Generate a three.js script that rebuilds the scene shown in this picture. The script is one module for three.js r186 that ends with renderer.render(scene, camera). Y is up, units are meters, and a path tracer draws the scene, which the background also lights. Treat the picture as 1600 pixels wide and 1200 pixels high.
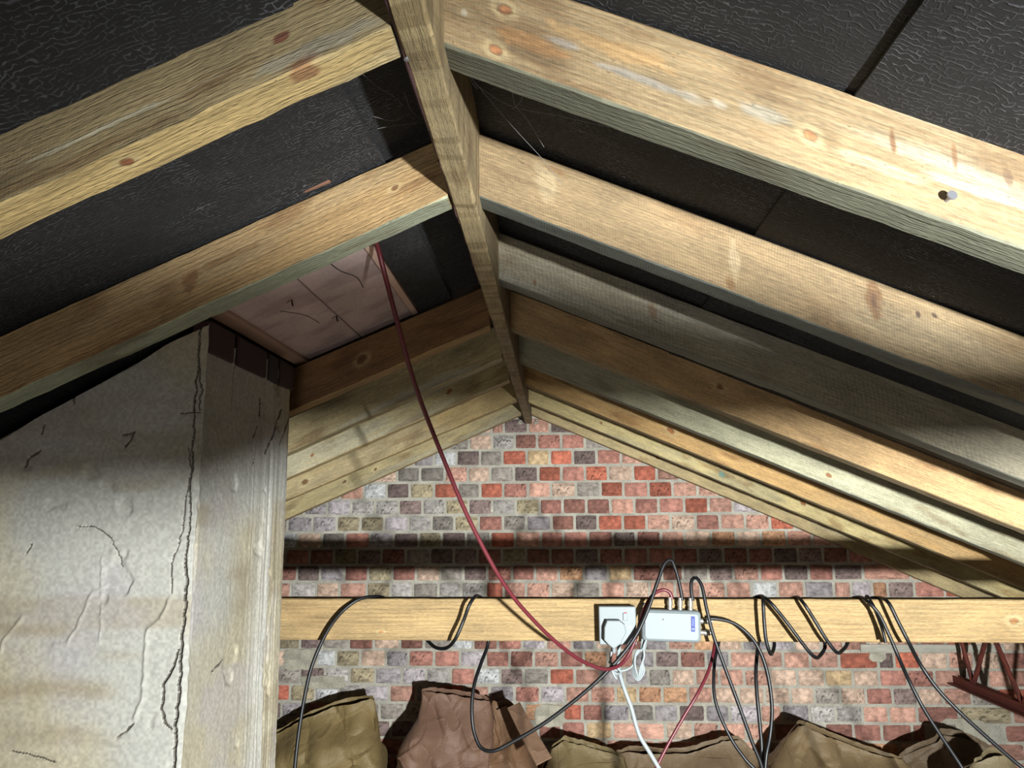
import * as THREE from 'three';
import { mergeGeometries, mergeVertices, toCreasedNormals } from 'three/addons/utils/BufferGeometryUtils.js';
import { RoundedBoxGeometry } from 'three/addons/geometries/RoundedBoxGeometry.js';
import { RectAreaLightUniformsLib } from 'three/addons/lights/RectAreaLightUniformsLib.js';

// ---------------------------------------------------------------- camera, light, exposure
const scene = new THREE.Scene();
scene.background = new THREE.Color(0x000000);
const camera = new THREE.PerspectiveCamera(53.05, 4 / 3, 0.05, 30);
camera.position.set(0, 1, 0);
camera.up.set(0.015, 0.987, 0.163);
camera.lookAt(-0.0523, 1.164, -0.985);
const renderer = new THREE.WebGLRenderer({ antialias: true });
renderer.toneMapping = THREE.LinearToneMapping;
renderer.toneMappingExposure = 1.0;
renderer.shadowMap.enabled = true;
const LAMP = { at: [0.8, 0.655, 0.75], aim: [0.1, 0.6, -3.65], color: [0.97, 1.0, 0.985], power: 70, angle: 46, soft: 1.7 };

// ---------------------------------------------------------------- helpers
const FLOOR = -0.2, WALLZ = -3.65;
let seedState = 7;
const rnd = () => { seedState = (seedState * 1664525 + 1013904223) >>> 0; return seedState / 4294967296; };
const rr = (a, b) => a + (b - a) * rnd();
const clamp = (x, a = 0, b = 1) => Math.min(b, Math.max(a, x));
const lerp = (a, b, t) => a + (b - a) * t;
const sstep = (a, b, x) => { const t = clamp((x - a) / (b - a)); return t * t * (3 - 2 * t); };
const TBL = new Float32Array(65536); { let s = 99; for (let i = 0; i < 65536; i++) { s = (s * 1664525 + 1013904223) >>> 0; TBL[i] = s / 4294967296; } }
const hash = (i, j) => TBL[((i * 374761 + j * 668265 + (i * j) * 31) & 65535)];
function noise(x, y) {
  const i = Math.floor(x), j = Math.floor(y); let a = x - i, b = y - j; a = a * a * (3 - 2 * a); b = b * b * (3 - 2 * b);
  const p = hash(i, j), q = hash(i + 1, j), r = hash(i, j + 1), s = hash(i + 1, j + 1);
  return p + (q - p) * a + (r - p) * b + (p - q - r + s) * a * b;
}
const fbm = (x, y, n = 4) => { let v = 0, a = 0.5, t = 0; for (let k = 0; k < n; k++) { v += a * noise(x + k * 17.3, y - k * 9.1); t += a; a *= 0.5; x *= 2.03; y *= 2.03; } return v / t; };
const names = {};
function numbered(n) { names[n] = (names[n] ?? -1) + 1; return names[n] ? n + '_' + String(names[n]).padStart(3, '0') : n; }
function shade(m) { m.castShadow = true; m.receiveShadow = true; return m; }
function part(name, geo, mat, parent) { const m = shade(new THREE.Mesh(geo, mat)); m.name = numbered(name); parent.add(m); return m; }
function tag(o, label, category, group) { o.userData.label = label; o.userData.category = category; if (group) o.userData.group = group; return o; }
function thing(name, label, category, pos = [0, 0, 0], group) { const o = new THREE.Group(); o.name = numbered(name); o.position.set(...pos); scene.add(o); return tag(o, label, category, group); }
function one(name, geo, mat, label, category, group) { return tag(part(name, geo, mat, scene), label, category, group); }
function struct(name, geo, mat) { const m = part(name, geo, mat, scene); m.userData.kind = 'structure'; return m; }
const geoOf = (pos, idx, uv) => { const g = new THREE.BufferGeometry(); g.setAttribute('position', new THREE.Float32BufferAttribute(pos, 3)); if (uv) g.setAttribute('uv', new THREE.Float32BufferAttribute(uv, 2)); g.setIndex(idx); g.computeVertexNormals(); return g; };
const box = (w, h, d, x = 0, y = 0, z = 0, r = 0) => (r ? new RoundedBoxGeometry(w, h, d, 2, r) : new THREE.BoxGeometry(w, h, d)).translate(x, y, z);
function strip(g) { const h = g.index ? g.toNonIndexed() : g; for (const k of Object.keys(h.attributes)) if (!['position', 'normal', 'uv'].includes(k)) h.deleteAttribute(k); return h; }
const merge = (a) => mergeGeometries(a.map(strip));
const V = (a) => new THREE.Vector3(...a);
function tube(pts, r, seg = 8, rad = 8) { return new THREE.TubeGeometry(new THREE.CatmullRomCurve3(pts.map(V), false, 'centripetal'), pts.length * seg, r, rad, false); }
function rod(a, b, r, n = 8) { const d = V(b).sub(V(a)); const g = new THREE.CylinderGeometry(r, r, d.length(), n); g.applyQuaternion(new THREE.Quaternion().setFromUnitVectors(new THREE.Vector3(0, 1, 0), d.clone().normalize())); return g.translate((a[0] + b[0]) / 2, (a[1] + b[1]) / 2, (a[2] + b[2]) / 2); }
function texture(w, h, f, srgb = true) {                     // f(u, v) -> [r, g, b] in 0..255 or one grey
  const d = new Uint8Array(w * h * 4);
  for (let j = 0, k = 0; j < h; j++) for (let i = 0; i < w; i++, k += 4) { const c = f((i + 0.5) / w, (j + 0.5) / h); if (typeof c === 'number') d[k] = d[k + 1] = d[k + 2] = clamp(c, 0, 255); else { d[k] = clamp(c[0], 0, 255); d[k + 1] = clamp(c[1], 0, 255); d[k + 2] = clamp(c[2], 0, 255); } d[k + 3] = 255; }
  const t = new THREE.DataTexture(d, w, h); t.wrapS = t.wrapT = THREE.RepeatWrapping; t.magFilter = THREE.LinearFilter; t.minFilter = THREE.LinearMipmapLinearFilter; t.generateMipmaps = true; if (srgb) t.colorSpace = THREE.SRGBColorSpace; t.needsUpdate = true; return t;
}
const mix3 = (a, b, t) => [lerp(a[0], b[0], t), lerp(a[1], b[1], t), lerp(a[2], b[2], t)];
const std = (o) => new THREE.MeshStandardMaterial({ roughness: 0.85, ...o });

// ---------------------------------------------------------------- lamp (behind the camera)
{
  const L = thing('work_light', 'black square work light with a white lit panel on a short stand behind the camera', 'lamp', [LAMP.at[0], FLOOR, LAMP.at[2]]);
  const h = LAMP.at[1] - FLOOR, head = new THREE.Group(); head.name = 'lamp_head'; head.position.set(0, h, 0); L.add(head);
  head.lookAt(...LAMP.aim);
  const black = std({ color: 0x15161a, roughness: 0.5 });
  part('housing', box(0.13, 0.11, 0.035, 0, 0, -0.03, 0.008), black, head);
  part('light_panel', box(0.08, 0.07, 0.004, 0, 0, -0.0105), new THREE.MeshStandardMaterial({ color: 0xffffff, emissive: new THREE.Color(...LAMP.color), emissiveIntensity: 4 }), head);
  part('stand_pole', new THREE.CylinderGeometry(0.011, 0.011, h - 0.07, 12).translate(0, (h - 0.07) / 2, 0.0), black, L).position.set(0, 0, 0.03);
  for (let k = 0; k < 3; k++) { const a = k * 2.094 + 0.4; part('stand_leg', rod([0, 0.18, 0.03], [Math.cos(a) * 0.2, 0.008, Math.sin(a) * 0.2 + 0.03], 0.008), black, L); }
  const s = new THREE.SpotLight(new THREE.Color(...LAMP.color), LAMP.power, 0, THREE.MathUtils.degToRad(LAMP.angle), 1, 2);
  s.name = 'work_light_beam'; s.position.set(...LAMP.at); s.target.position.set(...LAMP.aim); s.castShadow = true; s.shadow.radius = LAMP.soft; s.shadow.mapSize.set(4096, 4096); s.shadow.camera.near = 0.05; s.shadow.bias = -0.0004;
  scene.add(s, s.target);
}

// ---------------------------------------------------------------- added unseen hatch behind the camera: soft fill put in from below
{
  RectAreaLightUniformsLib.init();
  const FILL = { at: [-0.3, FLOOR, 1.35], w: 0.66, d: 0.56, glow: 20, color: [1.0, 0.95, 0.88] };
  const Hh = thing('added_lightbox', 'added hatch behind the camera with bright room light coming up', 'lightbox', FILL.at);
  const trimMat = std({ color: 0xd8d6d0, roughness: 0.5 });
  part('lightbox_frame', merge([box(0.78, 0.03, 0.06, 0, 0.015, 0.31), box(0.78, 0.03, 0.06, 0, 0.015, -0.31), box(0.06, 0.03, 0.56, 0.36, 0.015, 0), box(0.06, 0.03, 0.56, -0.36, 0.015, 0)]), trimMat, Hh);
  part('lit_fill_panel', box(FILL.w, 0.004, FILL.d, 0, 0.004, 0), new THREE.MeshStandardMaterial({ color: 0xffffff, emissive: new THREE.Color(...FILL.color), emissiveIntensity: 1.2 }), Hh);
  const a = new THREE.RectAreaLight(new THREE.Color(...FILL.color), FILL.glow, FILL.w, FILL.d);
  a.name = 'added_lightbox_glow'; a.position.set(FILL.at[0], FLOOR + 0.012, FILL.at[2]); a.rotation.x = Math.PI / 2; scene.add(a);
}

// ---------------------------------------------------------------- materials of the setting
const mortarTex = texture(1024, 1024, (u, v) => { const a = fbm(u * 24, v * 24, 5), b = noise(u * 420, v * 420), c = fbm(u * 6 + 40, v * 6, 3); const k = 0.78 + 0.26 * a + 0.16 * (b - 0.5) + 0.14 * (c - 0.5); return [196 * k, 192 * k, 178 * k]; });
const mortarBump = texture(1024, 1024, (u, v) => 255 * (0.5 * fbm(u * 40, v * 40, 4) + 0.35 * noise(u * 300, v * 300) + 0.15 * fbm(u * 9, v * 9, 2)), false);
const mortar = std({ map: mortarTex, bumpMap: mortarBump, bumpScale: 0.005, roughness: 0.95 });
const feltTile = (u, v, bump) => {
  const X = u * 108, Y = v * 78;                               // woven hessian face: short dashes in staggered rows
  const wx = X + 1.6 * (noise(u * 22, v * 22) - 0.5) + 0.6 * (noise(u * 90, v * 90) - 0.5), wy = Y + 2.2 * (noise(u * 18 + 9, v * 18) - 0.5) + 0.8 * (noise(u * 110, v * 70) - 0.5);
  const fy = Math.abs(wy - Math.floor(wy) - 0.5), row = Math.floor(wy), fx = wx / 1.7 + 0.5 * (row & 1), gx = Math.abs(fx - Math.floor(fx) - 0.5);
  const h = sstep(0.3, 0.46, fy) * sstep(0.32, 0.6, noise(u * 120 + row * 3.1, v * 64)), w = sstep(0.4, 0.48, gx) * sstep(0.45, 0.75, noise(fx * 3 + 50, wy * 0.7));
  const m = Math.max(h, w * 0.8), n = fbm(u * 30, v * 30, 3), f = noise(u * 500, v * 500);
  if (bump) return 255 * clamp(0.25 + 0.55 * m + 0.2 * f);
  const k = 13 + 9 * n + 12 * f + 58 * m * (0.35 + 1.0 * noise(u * 9, v * 9 + 4)) + (f > 0.985 && noise(u * 200, v * 170) > 0.6 ? 90 : 0);
  return [k * 0.98, k * 0.98, k * 1.05];
};
const feltMap = texture(1024, 1024, (u, v) => feltTile(u, v, false)), feltBump = texture(1024, 1024, (u, v) => feltTile(u, v, true), false);
const felt = std({ map: feltMap, bumpMap: feltBump, bumpScale: 0.0007, roughness: 0.86 });
const tileClay = std({ color: 0x7a5648, roughness: 0.9 });
const boardFloor = std({ map: texture(512, 512, (u, v) => { const n = fbm(u * 30, v * 30, 4), f = noise(u * 160, v * 160); const k = 0.7 + 0.35 * n + 0.2 * f; return [118 * k, 110 * k, 98 * k]; }), roughness: 0.9 });

// ---------------------------------------------------------------- the shell
const RX = -0.115, ridgeL = 1.51, ridgeR = 1.546;            // roof planes at the ridge, inner face of the felt
const leftY = (x, z = -9) => ridgeL + 0.435 * (x + 0.131) - 0.03 * Math.exp(-Math.pow((z + 0.55) / 0.26, 2)), rightY = (x) => ridgeR - 0.43 * (x + 0.1);
struct('floor', box(4.8, 0.05, 6.2, 0, FLOOR - 0.025, -0.85), boardFloor);
struct('wall_left', box(0.1, 1.0, 6.2, -2.4, FLOOR + 0.45, -0.85), mortar);
struct('wall_right', box(0.1, 1.0, 6.2, 2.4, FLOOR + 0.4, -0.85), mortar);
struct('wall_rear', (() => { const s = new THREE.Shape([[-2.4, FLOOR - 0.05], [2.4, FLOOR - 0.05], [2.4, 0.5], [RX, 1.62], [-2.4, 0.55]].map(([x, y]) => new THREE.Vector2(x, y))); return new THREE.ExtrudeGeometry(s, { depth: 0.1, bevelEnabled: false }).translate(0, 0, 2.1); })(), mortar);
function slab(f, nu, nv, t, uvs = [1, 1]) {                     // a sheet with thickness: f(u, v) is its under face
  const pos = [], uv = [], idx = [], N = (nu + 1) * (nv + 1);
  for (let s = 0; s < 2; s++) for (let j = 0; j <= nv; j++) for (let i = 0; i <= nu; i++) { const p = f(i / nu, j / nv); pos.push(p[0], p[1] + s * t, p[2]); uv.push(i / nu * uvs[0], j / nv * uvs[1]); }
  const q = (a, b, c, d) => idx.push(a, b, c, a, c, d), at = (i, j, s) => s * N + j * (nu + 1) + i;
  for (let j = 0; j < nv; j++) for (let i = 0; i < nu; i++) { q(at(i, j, 0), at(i + 1, j, 0), at(i + 1, j + 1, 0), at(i, j + 1, 0)); q(at(i, j, 1), at(i, j + 1, 1), at(i + 1, j + 1, 1), at(i + 1, j, 1)); }
  const g = geoOf(pos, idx, uv); const side = [], su = [], si = [];
  const edge = (list) => { for (let k = 0; k + 1 < list.length; k++) { const b = side.length / 3; for (const [n, s] of [[k, 0], [k + 1, 0], [k + 1, 1], [k, 1]]) { const [i, j] = list[n], p = f(i / nu, j / nv); side.push(p[0], p[1] + s * t, p[2]); su.push(k * 0.05, s * 0.01); } si.push(b, b + 1, b + 2, b, b + 2, b + 3); } };
  const r = (n) => [...Array(n + 1).keys()];
  edge(r(nu).map((i) => [i, 0])); edge(r(nu).map((i) => [i, nv])); edge(r(nv).map((j) => [0, j])); edge(r(nv).map((j) => [nu, j]));
  return merge([g, geoOf(side, si, su)]);
}
const roofPatch = (y, x0, x1, z0, z1, lift, sag, t, nu = 40, nv = 60) => slab((u, v) => { const x = lerp(x0, x1, u), z = lerp(z0, z1, v); return [x, y(x, z) + lift - sag * fbm(x * 5 + 3, z * 7, 2) + 0.0, z]; }, nu, nv, t, [Math.abs(x1 - x0) * 2.1, Math.abs(z1 - z0) * 2.1]);
struct('ceiling', merge([roofPatch(leftY, -2.5, RX, -3.9, 2.25, 0.055, 0, 0.03, 4, 4), roofPatch(rightY, RX, 2.5, -3.9, 2.25, 0.055, 0, 0.03, 4, 4)]), tileClay);
{
  const lx = -0.222;                                            // the sheet under the left slope, with the square cut out beside the chimney
  one('roofing_felt', merge([roofPatch(leftY, -2.3, lx, -1.0, 2.08, 0.002, 0.006, 0.003, 60, 90), roofPatch(leftY, -2.3, lx, -3.62, -1.66, 0.002, 0.004, 0.003, 60, 60), roofPatch(leftY, -2.3, -0.572, -1.66, -1.0, 0.002, 0.002, 0.003, 50, 20), roofPatch(leftY, -0.292, lx, -1.66, -1.0, 0.002, 0.002, 0.003, 6, 20)]), felt, 'black woven roofing felt with a square opening beside the rendered chimney', 'roofing felt');
  one('roofing_felt', roofPatch(leftY, -0.26, -0.12, -3.62, 2.08, 0.016, 0.004, 0.003, 6, 60), felt, 'narrow black felt strip tucked along the ridge above the chimney slope', 'roofing felt');
  one('roofing_felt', roofPatch(rightY, -0.12, 0.36, -3.62, 2.08, 0.004, 0.006, 0.003, 24, 90), felt, 'black woven felt sheet next to the ridge whose lower edge is lapped', 'roofing felt');
  one('roofing_felt', roofPatch(rightY, 0.283, 2.3, -3.62, 2.08, -0.002, 0.006, 0.003, 60, 90), felt, 'black woven felt sheet below the lap on the slope without a chimney', 'roofing felt');
}

// ---------------------------------------------------------------- timber
function woodMaps(seed, W, H, L, o) {
  const P = 0.19, col = new Uint8Array(W * H * 4), bmp = new Uint8Array(W * H * 4), kn = o.knots ?? [], sx = seed * 13.7;
  for (let j = 0, k = 0; j < H; j++) for (let i = 0; i < W; i++, k += 4) {
    const X = (i + 0.5) / W * L, Y = (j + 0.5) / H * P, face = Y < 0.0985 ? 0 : Y < 0.146 ? 1 : 2;
    let yw = Y, inside = 0, halo = 0, kd = 9;
    for (const [kx, ky, r] of kn) { const dx = (X - kx) / r, dy = (Y - ky) / r; if (dx * dx > 36 || dy * dy > 20) continue; const q = dx * dx * 0.25 + dy * dy, e = Math.exp(-q * 0.45); yw -= (Y - ky) * e * 0.75; const d = Math.sqrt(dx * dx * 0.7 + dy * dy) + 0.5 * (fbm(X * 130 + sx, Y * 130, 2) - 0.5); inside = Math.max(inside, (1 - sstep(0.55, 1.05, d)) * 0.8); halo = Math.max(halo, Math.exp(-Math.pow(d - 1.3, 2) * 3)); kd = Math.min(kd, d); }
    const slow = fbm(X * 1.1 + sx, Y * 5 + face * 7, 3), g = yw * (o.freq ?? 150) + 5.5 * slow + 0.9 * noise(X * 4 + sx, yw * 50), s = g - Math.floor(g);
    const late = sstep(0.35, 0.88, s) * (1 - sstep(0.9, 1, s)), fib = noise(X * 26 + sx, yw * 900 + noise(X * 8, Y * 30) * 3), fine = noise(X * 210, Y * 1150 + sx);
    const saw = (o.saw ?? 0.3) * (0.5 + 0.5 * Math.sin((X + 0.004 * noise(X * 5, Y * 40)) * 1750 + 2 * noise(X * 60, Y * 60))) * sstep(0.25, 0.7, fbm(X * 4 + sx, Y * 9, 2));
    const st = fbm(X * 2.6 + sx + 31, Y * 13 + face * 3, 4), dirt = fbm(X * 9 - sx, Y * 24, 4);
    let c = face === 1 && o.under ? o.under : o.base;
    c = mix3(c, face === 1 && o.under ? c.map((q) => q * 0.8) : o.late ?? [c[0] * 0.74, c[1] * 0.66, c[2] * 0.55], late * (o.contrast ?? 0.42) * (0.25 + 0.95 * fbm(X * 2.2 + 7, Y * 22 + sx, 2)));
    if (o.bands) { const bd = X * 62 + 1.5 * noise(X * 9, Y * 10), bf = bd - Math.floor(bd); c = mix3(c, hash(Math.floor(bd), seed) > 0.5 ? [c[0] * 0.72, c[1] * 0.68, c[2] * 0.6] : [c[0] * 1.1, c[1] * 1.1, c[2] * 1.08], 0.55 * sstep(0, 0.08, bf) * (1 - sstep(0.92, 1, bf)) * hash(Math.floor(bd) + 40, seed)); }
    c = mix3(c, o.grey ?? [150, 150, 140], sstep(0.54, 0.72, st) * (o.greyAmt ?? 0.5));
    c = mix3(c, [c[0] * 0.62, c[1] * 0.5, c[2] * 0.4], sstep(0.6, 0.78, dirt) * (o.dirt ?? 0.45));
    for (const [mx, my, rx, ry, mc, ma] of o.marks ?? []) { const q = Math.hypot((X - mx) / rx, (Y - my) / ry) + 0.9 * (fbm(X * 70 + sx, Y * 90, 3) - 0.5); if (q < 1.2) c = mix3(c, mc, ma * (1 - sstep(0.55, 1.15, q))); }
    if (halo > 0.02) c = mix3(c, o.halo ?? [214, 196, 150], halo * 0.35);
    if (inside > 0) c = mix3(c, mix3(o.knot ?? [165, 96, 52], [70, 42, 26], sstep(0.55, 0.95, kd) * 0.8 + 0.35 * noise(X * 240, Y * 240)), inside);
    const blot = fbm(X * 14 + sx, Y * 40, 4), m = 0.82 + 0.17 * fib + 0.2 * (fine - 0.5) - 0.12 * saw + 0.26 * (blot - 0.5), spec = fine > 0.965 && fib > 0.5 ? 0.55 : 1;
    for (let q = 0; q < 3; q++) col[k + q] = clamp(c[q] * m * spec, 0, 255);
    col[k + 3] = bmp[k + 3] = 255; bmp[k] = bmp[k + 1] = bmp[k + 2] = clamp(255 * (0.3 + 0.12 * late + 0.22 * fib + 0.26 * fine - 0.22 * saw + 0.16 * blot - 0.1 * inside), 0, 255);
  }
  const mk = (d, srgb) => { const t = new THREE.DataTexture(d, W, H); t.wrapS = t.wrapT = THREE.RepeatWrapping; t.magFilter = THREE.LinearFilter; t.minFilter = THREE.LinearMipmapLinearFilter; t.generateMipmaps = true; if (srgb) t.colorSpace = THREE.SRGBColorSpace; t.needsUpdate = true; return t; };
  return std({ map: mk(col, true), bumpMap: mk(bmp, false), bumpScale: o.bump ?? 0.0012, roughness: o.rough ?? 0.82 });
}
// a sawn timber whose centre line runs from x0 to x1: yb(x) is its lower arris, hv its height, z its front face, t its thickness
function timber(x0, x1, yb, hv, z, t, L, seed, wane = 0.0012, n = 90) {
  const pos = [], uv = [], idx = [], c = 0.0022, P = 0.19;
  const ring = [[c, 0], [hv - c, 0], [hv, c], [hv, t - c], [hv - c, t], [c, t], [0, t - c], [0, c]];   // (height, depth) round the section, front face first
  const vs = [0.004, 0.094, 0.186, 0.152, 0.15, 0.186, 0.1435, 0.101];
  const quads = [[0, 1, 0.003, 0.0955], [1, 2, 0.0955, 0.0975], [2, 3, 0.15, 0.188], [3, 4, 0.15, 0.152], [4, 5, 0.094, 0.004], [5, 6, 0.1445, 0.146], [6, 7, 0.1445, 0.1005], [7, 0, 0.1005, 0.0985]];
  const P3 = (k, x) => { let [h, d] = ring[k]; const j = (noise(x * 38 + seed * 7.1 + (k >> 1) * 19, k * 3.3) - 0.5) * 2 * wane + (noise(x * 5 + seed + (k >> 1) * 5, 2.2) - 0.5) * 1.2 * wane + (noise(x * 140 + seed + (k >> 1) * 9, 4.2) - 0.5) * 0.8 * wane; h += (k === 1 || k === 2 || k === 3 || k === 4 ? 1 : -1) * j; if (k === 2 || k === 7) d += j * 0.8; return [x, yb(x) + h, z - d]; };
  for (const [a, b, va, vb] of quads) { const base = pos.length / 3; for (let i = 0; i <= n; i++) { const x = lerp(x0, x1, i / n); pos.push(...P3(a, x), ...P3(b, x)); const u = Math.abs(x - x0) / L; uv.push(u, va / P, u, vb / P); if (i < n) { const q = base + i * 2; x1 > x0 ? idx.push(q, q + 2, q + 3, q, q + 3, q + 1) : idx.push(q, q + 3, q + 2, q, q + 1, q + 3); } } }
  for (const x of [x0, x1]) { const base = pos.length / 3; for (let k = 0; k < 8; k++) { const p = P3(k, x); pos.push(...p); uv.push(0.01 + ring[k][1] * 0.3, (0.01 + ring[k][0] * 0.9) / P); } for (let k = 1; k < 7; k++) idx.push(base, base + k, base + k + 1); }
  return geoOf(pos, idx, uv);
}
const nailMat = std({ color: 0x9a9ca4, metalness: 0.8, roughness: 0.45 }), rustNail = std({ color: 0x35261f, roughness: 0.8 });
function nail(at, dir, parent, r = 0.004) { const d = V(dir).normalize(); const g = merge([new THREE.CylinderGeometry(r, r, 0.0016, 12).translate(0, 0.007, 0), new THREE.CylinderGeometry(r * 0.4, r * 0.4, 0.014, 8)]); g.applyQuaternion(new THREE.Quaternion().setFromUnitVectors(new THREE.Vector3(0, 1, 0), d)); return part('nail', g.translate(...at), nailMat, parent); }

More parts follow.
